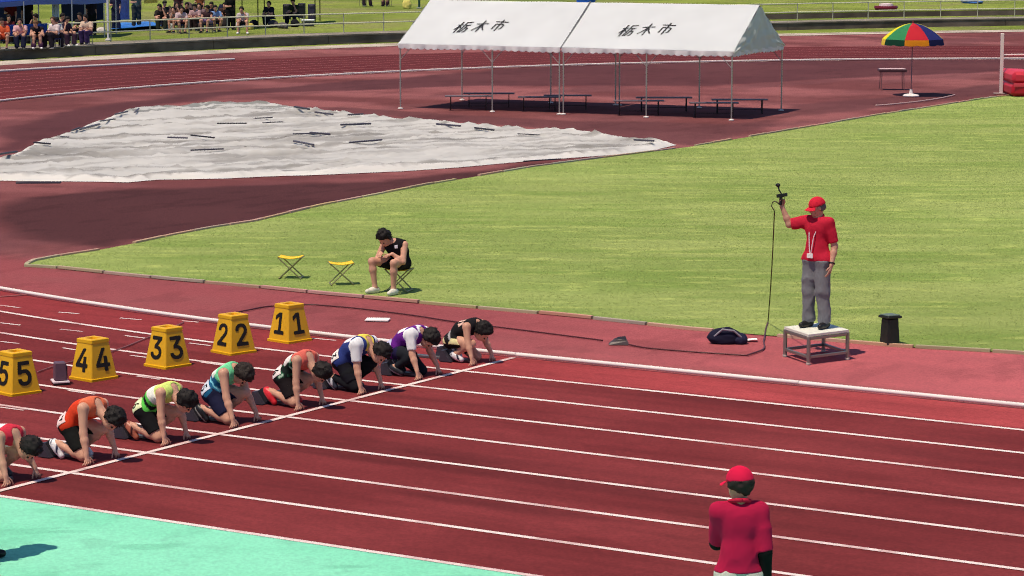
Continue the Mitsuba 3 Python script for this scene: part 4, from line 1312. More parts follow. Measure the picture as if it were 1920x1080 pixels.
def runner(k):
    c = RUN[k]
    g = np.random.default_rng(300 + k)
    J = runner_joints(c['right'], c['head'], c.get('face', (.30, 0, -.95)), c['hip'], c['sh'], reach=g.uniform(.215, .265), fk=c.get('fk', (-.17, .34)))
    sway = g.uniform(-.03, .03, 3)
    for q, v in J.items():
        if q in ('face', 'crown') or q[:4] in ('palm', 'side'): continue
        v = np.asarray(v, float) * .91
        if q in ('pelvis', 'waist', 'hipR', 'hipL'): v = v + [0, sway[0], 0]
        if q == 'head': v = v + [0, sway[1] * 1.3, 0]
        J[q] = v
    J['face'] = np.asarray(J['face']) + [g.uniform(-.15, .2), g.uniform(-.25, .25), 0]
    key = thing('person', c['label'], 'person', 'runners crouched at the start line')
    p = Person(J, key, (-0.045, -LW * (k - .5), 0.004), g.uniform(-.06, .06), 0.0120, (.90, .94, .98, .93, .96, .92, .97, .95)[k - 1], skin=np.array(SKIN) * [1.0, 1.0, 1.0] * (0.92 + 0.03 * (k % 4)))
    p.body()
    p.hair(seed=k + 2, length=.0 if k != 1 else .012, col=lin(30, 26, 26) if k != 5 else lin(46, 38, 34))
    n = lambda v: len(v)
    backbib = lambda h, a, l: ((h > .50) & (h < .80) & (a < -.02) & (np.abs(l) < .11))[:, None]

    def vest(h, a, l, v):
        o = nfbm(v * 16, 2, k) - .5
        if k == 1:
            col = pick(len(h), lin(30, 28, 32))
            col = np.where(((h > .62) & (h < .9) & (a < -.06) & (np.sin(l * 95) > .1))[:, None], lin(232, 190, 176), col)
            return np.where((np.abs(h - .12) < .035)[:, None], lin(170, 168, 172), col)
        if k == 2:
            col = pick(len(h), lin(98, 30, 132))
        elif k == 3:
            col = np.where(((h > 1.04) & (np.abs(l) < .07))[:, None], lin(226, 206, 90), pick(len(h), lin(44, 58, 122)))
        elif k == 4:
            col = np.where((o > .03)[:, None], lin(40, 92, 66), pick(len(h), lin(22, 34, 32)))
            col = np.where((o > .13)[:, None], lin(170, 200, 180), col)
            col = np.where((h > .80)[:, None], lin(216, 104, 92), col)
            return np.where(((h > .35) & (h < .72) & (a < -.06))[:, None], lin(226, 220, 218), col)
        elif k == 5:
            col = np.where((h > .62)[:, None], lin(116, 212, 156), pick(len(h), lin(30, 98, 140)))
            col = np.where(((np.abs(h - .33 - o * .3) < .05))[:, None], lin(130, 210, 232), col)
            return np.where(((h > .5) & (h < .74) & (a < -.07))[:, None], lin(232, 234, 226), col)
        elif k == 6:
            col = np.where((h > .74)[:, None], lin(206, 226, 122), pick(len(h), lin(96, 206, 84)))
            col = np.where(((h > .46) & (h < .76))[:, None], lin(236, 238, 230), col)
            return np.where((np.abs(h - .40 - .10 * np.sin(l * 14)) < .05)[:, None], lin(20, 26, 26), col)
        elif k == 7:
            return np.where((h > .9)[:, None], lin(222, 112, 80), pick(len(h), lin(212, 62, 34)))
        else:
            return np.where((h > .98)[:, None], lin(206, 52, 72), pick(len(h), lin(234, 234, 238)))
        return np.where(backbib(h, a, l), lin(236, 228, 236), col)

    if k in (2, 3):
        shirt(p, WHITE, sleeve=.72, off=.013, seed=k, name='undershirt', label='white T-shirt under the vest')
    fld, _ = shirt(p, banded(p, vest), off=.020 if k in (2, 3) else .014, strap=.09 if k in (2, 3) else .12, seed=k + 20, low=-.04, name='vest')
    sc = {1: BLACK, 2: lin(34, 30, 70), 3: lin(24, 24, 34), 4: lin(28, 22, 26), 5: lin(30, 32, 62), 6: lin(24, 24, 28), 7: lin(24, 26, 26), 8: lin(30, 28, 36)}[k]
    j = p.J
    def scol(v):
        col = pick(len(v), sc)
        if k == 1:
            z = (v - j['hipR']); a = z @ unit(j['kneeR'] - j['hipR'])
            side = (v[:, 1] < j['hipR'][1] - .075)
            up = v[:, 2] - (j['hipR'][2] + (j['kneeR'][2] - j['hipR'][2]) * np.clip(a / .45, 0, 1))
            col = np.where((side & (np.abs(up - .01) < .035))[:, None], lin(236, 228, 170), col)
        return col
    sf, _ = shorts(p, scol, t=.80 if k not in (1,) else .62, seed=k)
    if k == 2:
        tights(p, 'R', lin(32, 36, 44)); tights(p, 'L', lin(32, 36, 44))
    if k == 3:
        tights(p, 'R', lin(24, 26, 32)); tights(p, 'L', lin(24, 26, 32))
    shoes = {1: (WHITE, WHITE, lin(30, 30, 60)), 2: (lin(34, 36, 44), lin(150, 150, 160), None), 3: (lin(50, 52, 66), lin(214, 216, 220), lin(220, 220, 226)), 4: (lin(222, 44, 56), lin(240, 96, 96), None),
             5: (BLACK, lin(180, 182, 172), None), 6: (lin(170, 96, 74), lin(40, 26, 26), lin(60, 24, 24)), 7: (WHITE, WHITE, lin(36, 36, 70)), 8: (lin(60, 60, 70), WHITE, None)}[k]
    for q in 'RL': p.shoe(q, *shoes)
    if k in (2, 3, 4, 5, 6, 7):
        tagc = {2: lin(196, 196, 226), 3: lin(236, 230, 226), 4: lin(236, 224, 224), 5: lin(214, 222, 236), 6: lin(226, 236, 190), 7: lin(236, 206, 206)}[k]
        c = (j['hipR'] + np.array([-.02, 0, .06]))
        patch(p, np.minimum(sf, fld), c + np.array([0, 0, 0.0]), (-.25, -1, .12), (.13, .13), tagc, str(k), digit_h=.085)
    return p


for k in range(1, 9):
    runner(k)
    c = RUN[k]
    rx = -.25 - .335
    col = {1: 'nearest the kerb', 2: 'behind the purple runner', 3: 'behind the blue and white runner', 4: 'behind the runner with red shoes', 5: 'behind the mint green runner', 6: 'behind the lime green runner', 7: 'behind the orange runner', 8: 'at the left edge of the photo'}[k]
    fx = c.get('fk', (-.17, .34))[0] - .26
    starting_block(-LW * (k - .5), (rx - .10) * .91 - .045, (fx - .05) * .91 - .045, c['right'], f'dark starting block {col}')


# ------------------------------------------------------------------ standing and sitting people
def standing(h=1.70, arms=None, face=(1, 0, -.1), crown=(.1, 0, 1), spread=.10, lean=.0, turn=0.0):
    """Joints of an upright figure of height h facing +x; arms: {'R': (elbow, wrist, knuckle)} in metres for h = 1.70."""
    k = h / 1.70
    J = {'shR': (lean, -.160, 1.385), 'shL': (lean, .160, 1.385), 'chest': (lean * .9 + .01, 0, 1.30), 'waist': (lean * .4, 0, 1.08), 'pelvis': (0, 0, .94), 'head': (lean + .035, 0, 1.585)}
    for q, sg in (('R', -1), ('L', 1)):
        J['hip' + q] = (0, sg * .09, .90); J['knee' + q] = (.03, sg * (.06 + spread * .5), .48); J['an' + q] = (-.01, sg * (.03 + spread), .085)
        J['heel' + q] = (-.06, sg * (.03 + spread), .045); J['toe' + q] = (.15, sg * (.05 + spread), .04)
        e, w, n = (arms or {}).get(q, ((-.03, sg * .205, 1.09), (.05, sg * .215, .85), (.075, sg * .21, .77)))
        J['el' + q], J['wr' + q], J['kn_' + q] = e, w, n
        J['palm_n' + q] = (0, -sg, 0); J['side' + q] = (1, 0, 0)
    J = {a: tuple(np.array(b) * k) for a, b in J.items()}
    J['face'], J['crown'] = face, crown
    return J


def relaxed_hand(J, q, k=1.0):
    w, n = np.array(J['wr' + q]), np.array(J['kn_' + q])
    d = unit(n - w); s = unit(J['side' + q]); pn = unit(J['palm_n' + q])
    J['tips' + q] = [n + s * (.026 - .020 * i) + d * L * k + pn * .03 for i, L in enumerate((.075, .085, .078, .06))]
    J['thumb' + q] = w + (n - w) * .9 + s * .055 + pn * .02


def trousers(p, col, t=1.0, off=.022, seed=5, label=None, top=.10):
    j = p.J; ds = []
    for q in 'RL':
        a, b, c = j['hip' + q], j['knee' + q], j['an' + q]
        e = b + (c - b) * .98
        ds += [cap_d(p.P, a, b, .098 * p.b, .074 * p.b), np.maximum(cap_d(p.P, b, c, .072 * p.b, .066 * p.b), (p.P - e) @ unit(c - b))]
    d = smins(ds + [cap_d(p.P, j['hipR'], j['hipL'], .112 * p.b, .112 * p.b, (p.fr, 1.1)), cap_d(p.P, j['pelvis'], j['waist'], .116 * p.b, .110 * p.b, (p.fr, 1.25))], .03)
    return p.cloth('trousers', d, col, [(j['pelvis'] + p.spine * top, p.spine)], off - .012, .010, 8, seed, label, folds=.016)


RED = lin(192, 34, 60)

# the starter on the platform
fdir = math.atan2(-1.0, -0.06)
J = standing(1.66, arms={'R': ((.10, -.37, 1.34), (.15, -.45, 1.575), (.155, -.452, 1.645)), 'L': ((-.05, .225, 1.08), (.05, .24, .85), (.085, .235, .775))}, face=(.76, -.60, -.28), crown=(.2, -.1, 1), spread=.09)
J['palm_nR'], J['sideR'] = (1, .2, 0), (0, 1, 0.1)
n_ = np.array(J['kn_R'])
J['tipsR'] = [n_ + np.array(v) for v in ((.045, .02, .035), (.05, 0, .015), (.048, -.005, -.008), (.042, -.01, -.03))]
J['thumbR'] = n_ + np.array([.03, .055, .03])
relaxed_hand(J, 'L')
key = thing('person', 'starter in red cap, red polo shirt and grey trousers, raising a pistol on the platform', 'person')
sp_pos = np.array([*(PLAT_C[:2] * .5 + at(1530, 613, PLAT_H)[:2] * .5), PLAT_H])
p = Person(J, key, sp_pos, fdir, .0125, .98, skin=np.array(SKIN) * .86)
p.body(); p.hair(col=lin(96, 92, 90), thick=.006, length=-.005, under=.015, spikes=0)
p.hat(lin(208, 36, 60), label='red baseball cap')
trousers(p, lin(118, 120, 126), off=.026, label='grey trousers', top=-.035)
pf, _ = shirt(p, RED, sleeve=.78, off=.020, wr=.006, low=-.05, seed=12, label='red polo shirt', folds=.014)
for q in 'RL': p.shoe(q, lin(28, 26, 28), lin(34, 30, 30))
j = p.J
def torus(c, n, R, r, k=20):
    n = unit(n); x = unit(np.cross(n, [.3, .2, 1])); y = np.cross(n, x)
    a = np.linspace(0, 2 * np.pi, k + 1)
    return tube([c + R * (math.cos(t) * x + math.sin(t) * y) for t in a], r, 6)
part(key, 'collar', p.w(torus(p.nb + p.spine * .045, p.spine + p.fr * .35, .072, .016)), 'm_cloth', lin(206, 34, 60), True)
part(key, 'watch', p.w(torus(j['wrL'] * .92 + j['elL'] * .08, j['wrL'] - j['elL'], .034, .010)), 'm_plastic', lin(20, 20, 22), True)
fx = lambda y, z: (.105 + .012) * 1.0
lan = [p.nb + p.spine * .05 + np.array([-.02, -.065, 0]), p.nb + np.array([.075, -.075, -.03]), p.nb + np.array([.130, -.05, -.20]), p.nb + np.array([.150, -.03, -.40]), p.nb + np.array([.150, -.01, -.41]), p.nb + np.array([.135, .02, -.20]), p.nb + np.array([.08, .07, -.03]), p.nb + p.spine * .05 + np.array([-.02, .065, 0])]
part(key, 'lanyard', p.w(tube(lan, .007, 6)), 'm_cloth', lin(226, 210, 216), True)
part(key, 'badge', p.w(rbox(.012, .085, .06, .003, p.nb + np.array([.155, -.02, -.475]))), 'm_paint', lin(238, 232, 234), var=0)
# starting pistol with its cable, held up in the right hand
t = thing('starting_pistol', 'black electronic starting pistol held up by the starter', 'pistol')
hw = p.nb * 0 + j['kn_R']
W_ = lambda q: p.w(trimesh.Trimesh(np.array([q]), np.zeros((0, 3), int), process=False)).vertices[0]
grip = hw + np.array([.035, .0, .01])
part(t, 'grip', p.w(bar(grip + [0, -.005, -.055], grip + [0, .01, .055], .026, .042, .006)), 'm_plastic', lin(20, 20, 22))
part(t, 'barrel', p.w(bar(grip + [.0, -.055, .055], grip + [0, .095, .085], .032, .045, .006)), 'm_plastic', lin(24, 24, 26))
part(t, 'trigger_guard', p.w(torus(grip + np.array([0, .035, .035]), [1, 0, 0], .022, .004)), 'm_plastic', lin(20, 20, 22), True)
part(t, 'stem', p.w(tube([grip + [0, .02, .08], grip + [0, -.02, .13], grip + [0, -.035, .185]], .010, 6)), 'm_plastic', lin(24, 24, 26), True)
part(t, 'flash_bulb', p.w(lump(grip + np.array([0, -.04, .17]), (.026, .032, .026), 2, amp=.3, flat=False)), 'm_plastic', lin(26, 24, 26), True)
g0 = W_(grip + np.array([0, -.01, -.05])); g1 = W_(grip + np.array([.02, -.085, -.01])); g2 = W_(grip + np.array([.02, -.12, -.075])); g3 = W_(grip + np.array([.02, -.075, -.13]))
end = at(1440, 606); end[2] = .014
k = thing('cable', 'thin cable hanging from the starting pistol down to the ground', 'cable')
drop = [g3 + (end - g3) * f + np.array([0.02, -.02, 0]) * math.sin(math.pi * f) for f in (.12, .3, .5, .7, .88)]
P_ = smooth_path([g0, g1, g2, g3] + drop + [end], 90)
put(k, tube(P_, .008, 6), 'm_plastic', lin(70, 62, 40), True)

# the official in the foreground, seen from behind
fpos = np.array([9.43, -12.06, 0.0])
fdir2 = math.atan2(FW[1], FW[0]) + 0.06
J = standing(1.68, arms={'L': ((.15, .145, 1.12), (.27, -.04, 1.12), (.30, -.10, 1.14)), 'R': ((-.04, -.185, 1.09), (.01, -.205, .86), (.03, -.205, .78))}, face=(.86, .46, -.10), crown=(.1, .05, 1), spread=.08)
J['palm_nL'], J['sideL'] = (-.4, -.9, 0), (0, .3, 1)
J['shR'], J['shL'] = (0, -.145, 1.365), (0, .145, 1.365)
J['hipR'], J['hipL'] = (0, -.066, .89), (0, .066, .89)
relaxed_hand(J, 'L'); relaxed_hand(J, 'R')
key = thing('person', 'official in red cap and red polo shirt with black arm sleeves, seen from behind', 'person')
p = Person(J, key, fpos, fdir2, .0110, .90, skin=np.array(SKIN) * .72)
p.body(); p.hair(col=lin(34, 22, 22), thick=.014, length=-.005, under=.015, spikes=0, low=.125)
p.hat(lin(212, 24, 70), label='red baseball cap')
trousers(p, lin(186, 182, 176), off=.018, label='light grey trousers', top=.03)
shirt(p, lin(176, 22, 66), sleeve=.90, off=.020, wr=.004, low=.0, seed=31, label='crimson polo shirt', folds=.012)
j = p.J
for q in 'RL':
    a, b = j['el' + q], j['wr' + q]
    d = smins([np.maximum(cap_d(p.P, j['sh' + q], a, .052, .046), -((p.P - (j['sh' + q] + (a - j['sh' + q]) * .6)) @ unit(a - j['sh' + q]))), cap_d(p.P, a, b, .045, .033)], .02)
    p.cloth('arm_sleeve', d, lin(14, 14, 16), [(b, b - a)], .007, .002, 10, 3, label='black arm sleeve')
    p.shoe(q, WHITE, WHITE)
part(key, 'collar', p.w(torus(p.nb + p.spine * .05, p.spine + p.fr * .3, .074, .017)), 'm_cloth', lin(186, 30, 62), True)

# the boy on the third stool
bs = at(749, 546); bs[2] = 0.004
bdir = math.atan2(-1.0, -.02)
stool(bs, bdir + math.pi / 2 + .25, 'yellow folding stool under the seated boy in black', .33)
def sitting(seat=.38, head=(.20, 0, .84), face=(.55, 0, -.83), sh=(.10, .70), fwd=.42, wide=.17, foot=(.46, .17), hands=None):
    J = {'pelvis': (-.02, 0, seat + .06), 'waist': (-.02, 0, seat + .22), 'chest': (sh[0] - .05, 0, sh[1] - .06), 'head': head, 'face': face, 'crown': (-face[2] + .1, 0, face[0] + .1)}
    for q, sg in (('R', -1), ('L', 1)):
        J['sh' + q] = (sh[0], sg * .18, sh[1]); J['hip' + q] = (.02, sg * .09, seat + .05); J['knee' + q] = (fwd, sg * wide, seat + .10)
        J['an' + q] = (foot[0] - .05, sg * foot[1], .085); J['heel' + q] = (foot[0] - .10, sg * foot[1], .045); J['toe' + q] = (foot[0] + .10, sg * (foot[1] + .03), .04)
        e, w, n = hands[q] if hands else ((sh[0] + .12, sg * .24, sh[1] - .24), (fwd - .10, sg * .10, seat + .22), (fwd - .03, sg * .07, seat + .20))
        J['el' + q], J['wr' + q], J['kn_' + q] = e, w, n
        J['palm_n' + q], J['side' + q] = (0, 0, -1), (0, -sg, 0)
    return J
J = sitting(head=(.27, -.08, .81), face=(.62, 0, -.78), sh=(.12, .72), wide=.20, foot=(.44, .17))
for q in 'RL':
    n = np.array(J['kn_' + q]); sg = -1 if q == 'R' else 1
    J['tips' + q] = [n + np.array([.06 - .005 * i, sg * (-.03 + .018 * i) - sg * .02, -.03]) for i in range(4)]
    J['thumb' + q] = n + np.array([.02, -sg * .06, .02])
key = thing('person', 'boy in a black sleeveless top and white shoes, sitting on a stool on the grass', 'person')
p = Person(J, key, bs, bdir, .0125, .95, skin=np.array(SKIN) * .95)
p.body(); p.hair(col=lin(24, 20, 20), thick=.026, length=.012)
vf, _ = shirt(p, lin(22, 20, 26), strap=.165, off=.018, wr=.010, low=-.05, seed=41, name='top', label='black sleeveless top')
shorts(p, lin(26, 22, 28), t=.62, off=.026, seed=9)
for q in 'RL': p.shoe(q, lin(226, 222, 206), lin(232, 230, 220))
patch(p, vf, p.J['chest'] + np.array([.10, .08, .03]), (1, .3, .1), (.05, .05), lin(226, 222, 236), name='emblem')


# ------------------------------------------------------------------ the terrace: railing, step, camps, spectators
RAILP = LineString(offset(WALL_D, 1.4))
rl = thing('railing', 'low metal railing with two bars along the edge of the terrace', 'railing')
s0_ = RAILP.project(Point(*at(-120, 85, ZT)[:2])); s1_ = RAILP.project(Point(*at(2050, 28, ZT)[:2]))
s = s0_
while s < s1_:
    q = RAILP.interpolate(s).coords[0]
    part(rl, 'post', tube([[*q, ZT - .01], [*q, ZT + .82]], .024, 6), 'm_paint', lin(186, 188, 160), True)
    q2 = np.array([RAILP.interpolate(x).coords[0] for x in (s + .01, s + 1.0, s + 1.99)])
    for z in (.40, .80):
        part(rl, 'bar', tube(z3(q2, ZT + z), .032, 6), 'm_paint', lin(214, 216, 186), True)
    s += 2.0
STEP = offset(WALL_D, 3.3)
st_on = [i for i in range(len(STEP)) if STEP[i, 0] > -47 and STEP[i, 1] > 60]
sw = thing('step_wall', 'second dark low wall behind the first one at the right', 'wall')
for i in st_on[:-1]:
    q = STEP[i:i + 2]; b = offset(STEP, .25)[i:i + 2]; e = offset(STEP, 1.0)[i:i + 2]
    part(sw, 'panel', cat(strip(z3(q, ZT - .02), z3(q, ZT + .24)), strip(z3(q, ZT + .24), z3(b, ZT + .24)), strip(z3(b, ZT + .24), z3(b, ZT - .02))), 'm_wall')
    part(sw, 'coping', slab(np.stack([z3(q, ZT + .255), z3(e, ZT + .255)], 0), .03), 'm_terrace')


def up(u, v): return at(u, v, ZT)


TO_CAM = math.atan2(-FW[1], -FW[0])
AX, AY = np.array([RT[0], RT[1], 0]) / np.hypot(RT[0], RT[1]), np.array([FW[0], FW[1], 0]) / np.hypot(FW[0], FW[1])


def spectator(u, v, label, shirt_c, leg_c, sit=True, turn=0.0, skin=.85, hair_c=HAIR, bare_legs=False, sleeve=.6, cap=None, shoes=BLACK, h=1.62):
    pos = up(u, v)
    key = thing('person', label, 'person', 'spectators on the terrace')
    g = np.random.default_rng(int(u) * 7 + 1)
    turn = turn + g.uniform(-.7, .7)
    if sit:
        ln = g.uniform(-.02, .2); sl = g.uniform(-.05, .05)
        ly = g.uniform(-.05, .05)
        J = sitting(seat=.42, head=(.09 + ln * 1.3, ly + sl, 1.05 - ln * .6), face=(1, g.uniform(-.7, .7), g.uniform(-.7, 0)), sh=(.02 + ln, .81 - ln * .3), fwd=.40, wide=g.uniform(.09, .2), foot=(g.uniform(.3, .5), g.uniform(.08, .2)))
        if g.random() < .45:
            q = 'RL'[int(g.random() < .5)]; sg = -1 if q == 'R' else 1
            J['el' + q], J['wr' + q], J['kn_' + q] = (.24, sg * .2, .60), (.24, sg * .10, .84), (.2, sg * .08, .92)
    else:
        J = standing(h * g.uniform(.96, 1.06), arms={'R': ((.05, -.24, 1.10), (.22, -.10, 1.12), (.26, -.04, 1.13))} if g.random() < .5 else None, lean=g.uniform(0, .06))
    p = Person(J, key, pos - np.array([math.cos(TO_CAM + turn), math.sin(TO_CAM + turn), 0]) * (.4 if sit else 0), TO_CAM + turn, .024, 1.0, skin=np.array(SKIN) * skin)
    p.body()
    if cap is None: p.hair(col=hair_c, thick=.022, length=.012, spikes=60)
    else:
        p.hair(col=hair_c, thick=.01, length=0, under=.02, spikes=0); p.hat(cap)
    shirt(p, shirt_c, sleeve=sleeve, off=.026, wr=.012, low=-.05, seed=int(u) % 50)
    if bare_legs: shorts(p, leg_c, t=.7, off=.034)
    else: trousers(p, leg_c, off=.034)
    for q in 'RL': p.shoe(q, shoes, WHITE)
    if sit:
        who = re.split(r' and | sitting| leaning| bending|,| beside| at the| in front| right of| by the| behind| among', label)[0]
        c = thing('camp_stool', f'low camp stool under the {who}', 'stool', 'camp stools on the terrace')
        b = p.pos + np.array([math.cos(p.rz), math.sin(p.rz), 0]) * .0
        part(c, 'seat', place(rbox(.34, .34, .05, .01, (0, 0, .33)), b, p.rz), 'm_cloth', lin(40, 52, 92))
        for a_ in (-1, 1):
            for b_ in (-1, 1):
                part(c, 'leg', place(tube([(a_ * .14, b_ * .14, 0), (a_ * .14, b_ * .14, .34)], .014, 5), b, p.rz), 'm_metal', lin(120, 120, 124))
    return p


spectator(6, 94, 'spectator in an orange shirt sitting at the left edge of the photo', lin(214, 96, 60), lin(150, 60, 40), bare_legs=True)
spectator(38, 92, 'spectator in a pale pink shirt and dark navy trousers, second from the left edge', lin(216, 170, 176), lin(30, 34, 60))
spectator(70, 92, 'spectator with light brown hair in a black sleeveless top and white shoes', lin(34, 28, 36), lin(60, 34, 60), sleeve=0.0, hair_c=lin(104, 76, 50), shoes=WHITE, turn=-.2)
spectator(89, 91, 'spectator with brown hair in a white shirt, leaning beside the black sleeveless top', lin(216, 200, 202), lin(34, 30, 40), hair_c=lin(70, 50, 40))
spectator(107, 90, 'spectator in a white shirt and dark cap, in front of the white banner', lin(206, 206, 206), lin(36, 32, 44), cap=lin(34, 40, 44))
spectator(133, 87, 'spectator in dark purple clothes and white shoes, right of the white banner', lin(52, 40, 58), lin(58, 40, 60), shoes=WHITE, turn=.3)
spectator(157, 84, 'spectator in a cream top and violet trousers beside the right canopy pole', lin(214, 188, 168), lin(66, 50, 96), turn=.2)
spectator(22, 76, 'person in a dark red jacket standing at the back under the blue canopy', lin(92, 24, 26), lin(30, 26, 32), sit=False)
spectator(52, 74, 'person in black standing at the back under the blue canopy', lin(30, 34, 40), lin(26, 26, 34), sit=False)
spectator(172, 66, 'person in dark clothes standing at the right end of the blue canopy', lin(38, 34, 46), lin(28, 30, 30), sit=False)
spectator(218, 56, 'person in navy standing just right of the white flagpole', lin(40, 40, 70), lin(30, 34, 60), sit=False, turn=.4)
spectator(256, 50, 'person in a grey green jacket standing behind the blue groundsheet', lin(92, 104, 98), lin(48, 54, 54), sit=False)
spectator(303, 57, 'spectator in dark clothes sitting by the white bag and yellow banner', lin(46, 40, 40), lin(40, 46, 40))
spectator(322, 62, 'spectator in a grey top and bare legs sitting at the left of the crowd', lin(126, 112, 110), lin(50, 40, 40), bare_legs=True)
spectator(343, 63, 'spectator in a pale mauve shirt bending forward in the crowd', lin(200, 176, 182), lin(60, 30, 44), bare_legs=True, turn=.3)
spectator(362, 58, 'spectator in a dusty pink top behind the mauve shirt', lin(178, 146, 150), lin(52, 36, 40))
spectator(383, 62, 'spectator in lilac shorts and a dark top at the middle of the crowd', lin(60, 40, 46), lin(140, 116, 156), bare_legs=True, sleeve=0)
spectator(376, 48, 'person in a brown top standing at the back of the crowd', lin(140, 84, 54), lin(40, 32, 34), sit=False)
spectator(335, 48, 'person in a dark maroon top standing at the back left of the crowd', lin(70, 38, 44), lin(34, 28, 30), sit=False)
spectator(409, 60, 'spectator in a light blue top sitting in front of the black pole', lin(126, 160, 212), lin(50, 40, 44), bare_legs=True)
spectator(432, 56, 'person in black standing under the dark canopy', lin(20, 22, 24), lin(20, 20, 24), sit=False)
spectator(455, 64, 'spectator in a white and black outfit with white socks, at the canopy pole', lin(190, 180, 186), lin(30, 26, 32), bare_legs=True, shoes=WHITE)
spectator(498, 50, 'spectator in dark navy sitting among the bags', lin(36, 36, 50), lin(34, 34, 46))
spectator(545, 46, 'spectator in dark green sitting at the right of the bags', lin(50, 58, 44), lin(30, 32, 38))
spectator(688, 12, 'person in dark purple sitting on the grass behind the railing', lin(64, 54, 80), lin(44, 34, 48))
spectator(722, 12, 'person in maroon sitting on the grass beside the yellow bag', lin(90, 40, 56), lin(60, 40, 50))

spectator(312, 52, 'person with black hair in a charcoal top at the left back of the crowd', lin(50, 46, 50), lin(40, 36, 40))
spectator(331, 53, 'person in a dusty brown top at the back of the crowd', lin(112, 84, 78), lin(44, 34, 36))
spectator(352, 52, 'person in a black top at the back, between brown and mauve tops', lin(30, 28, 30), lin(36, 30, 34))
spectator(371, 54, 'person in a grey mauve top at the back of the crowd', lin(128, 106, 112), lin(40, 30, 38))
spectator(395, 52, 'person in a dark blue top at the back, left of the light blue top', lin(38, 42, 70), lin(30, 30, 40))
spectator(420, 52, 'person in a dark brown top at the back, right of the light blue top', lin(66, 48, 44), lin(34, 30, 30))
spectator(14, 82, 'person in a dark maroon top behind the orange shirt', lin(88, 30, 34), lin(40, 24, 30))
spectator(58, 82, 'person in a jet black shirt behind the pale pink shirt', lin(26, 26, 32), lin(30, 30, 40))
spectator(122, 80, 'person in a dark violet top behind the white banner', lin(54, 40, 62), lin(40, 34, 50))
spectator(145, 78, 'person in a dark grey top behind the cream top', lin(50, 46, 50), lin(50, 38, 56))


def canopy(label, posts, h, depth, col, pole_c, val_c=None, name='canopy'):
    t = thing(name, label, 'canopy')
    a, b = posts[0], posts[-1]
    for q in posts:
        for k in (0, 1):
            e = q + AY * depth * k
            part(t, 'pole', tube([e, e + [0, 0, h]], .026, 6), 'm_metal', pole_c, True)
    G = np.zeros((12, 9, 3))
    for i in range(12):
        for j_ in range(9):
            f, g = i / 11, j_ / 8
            G[i, j_] = a + (b - a) * (f * 1.06 - .03) + AY * depth * (g * 1.1 - .05) + np.array([0, 0, h + .55 * (1 - abs(2 * g - 1)) - .03 * math.sin(f * 9)])
    part(t, 'roof', slab(G, .012), 'm_cloth', col, True)
    if val_c is not None:
        W = np.zeros((12, 3, 3))
        for i in range(12):
            for j_ in range(3):
                W[i, j_] = G[i, 0] + np.array([0, 0, -.10 * j_ - .012 * math.sin(i * 2.2)])
        part(t, 'valance', slab(W, .008), 'm_cloth', val_c, True)
    return t


canopy('blue canopy on pale poles over the seated spectators at the top left', [up(-60, 84), up(46, 80), up(136, 75), up(196, 70)], 1.62, 3.4, lin(34, 62, 150), lin(190, 194, 204), lin(110, 130, 190))
canopy('dark canopy on black poles over the bags, left of the open grass', [up(441, 56), up(484, 53), up(591, 45)], 1.95, 3.2, lin(30, 34, 36), lin(26, 26, 30))
t = thing('flagpole', 'white pole standing behind the railing left of the blue groundsheet', 'pole')
b_ = up(203, 76)
part(t, 'shaft', tube([b_, b_ + [0, 0, 3.4]], .045, 8), 'm_paint', lin(214, 214, 224), True)
part(t, 'base', lathe([(0, 0), (.13, 0), (.13, .04), (.05, .09), (0, .09)], 12, b_), 'm_paint', lin(190, 190, 190))


def hanging(name, label, cat_, a, b, z0, z1, col, group=None):
    G = np.zeros((16, 7, 3))
    for i in range(16):
        for j_ in range(7):
            f, g = i / 15, j_ / 6
            G[i, j_] = a + (b - a) * f + np.array([0, 0, z1 + (z0 - z1) * g]) - AY * (.03 * math.sin(f * 17) * g + .02 * math.sin(f * 31 + g * 3))
    k = thing(name, label, cat_, group)
    put(k, slab(G, .01), 'm_cloth', col, True)


def on_rail(u):
    d = FW + (u - 960) / FPX * RT
    best = min(np.linspace(s0_, s1_, 900), key=lambda x: abs((lambda q: (q - CAM[:2]) @ RT[:2] / ((q - CAM[:2]) @ FW[:2]) * 1.0)(np.array(RAILP.interpolate(x).coords[0])) - (u - 960) / FPX * math.cos(PITCH) ** 0))
    q = RAILP.interpolate(best).coords[0]
    return np.array([*q, ZT])


hanging('blue_sheet', 'blue sheet draped over the railing at the left edge', 'sheet', on_rail(4) - AY * .05, on_rail(84) - AY * .05, .42, .84, lin(36, 72, 150))
hanging('dark_curtain', 'dark blue curtain hanging at the back under the blue canopy, left part', 'curtain', up(-20, 62), up(62, 58), .35, 1.75, lin(30, 38, 62))
hanging('dark_curtain', 'dark blue curtain hanging at the back under the blue canopy, right part', 'curtain', up(116, 56), up(194, 52), .35, 1.75, lin(28, 34, 50))
hanging('banner', 'white banner hanging under the blue canopy', 'banner', up(99, 74), up(112, 74), .75, 1.60, lin(206, 220, 224))
hanging('grey_sheet', 'lavender grey sheet hanging beside the white flagpole', 'sheet', up(224, 50), up(243, 49), .30, 1.7, lin(140, 140, 184))
hanging('yellow_banner', 'yellow banner hanging above the seated crowd', 'banner', up(271, 46), up(296, 44), .95, 1.6, lin(228, 196, 92))


def bag(name, label, u, v, r, col, cat_='bag', group=None, seed=1):
    k = thing(name, label, cat_, group)
    b = up(u, v)
    put(k, place(lump((0, 0, 0), r, seed, 3, .45), b, YAW), 'm_cloth', col, True, var=.15)


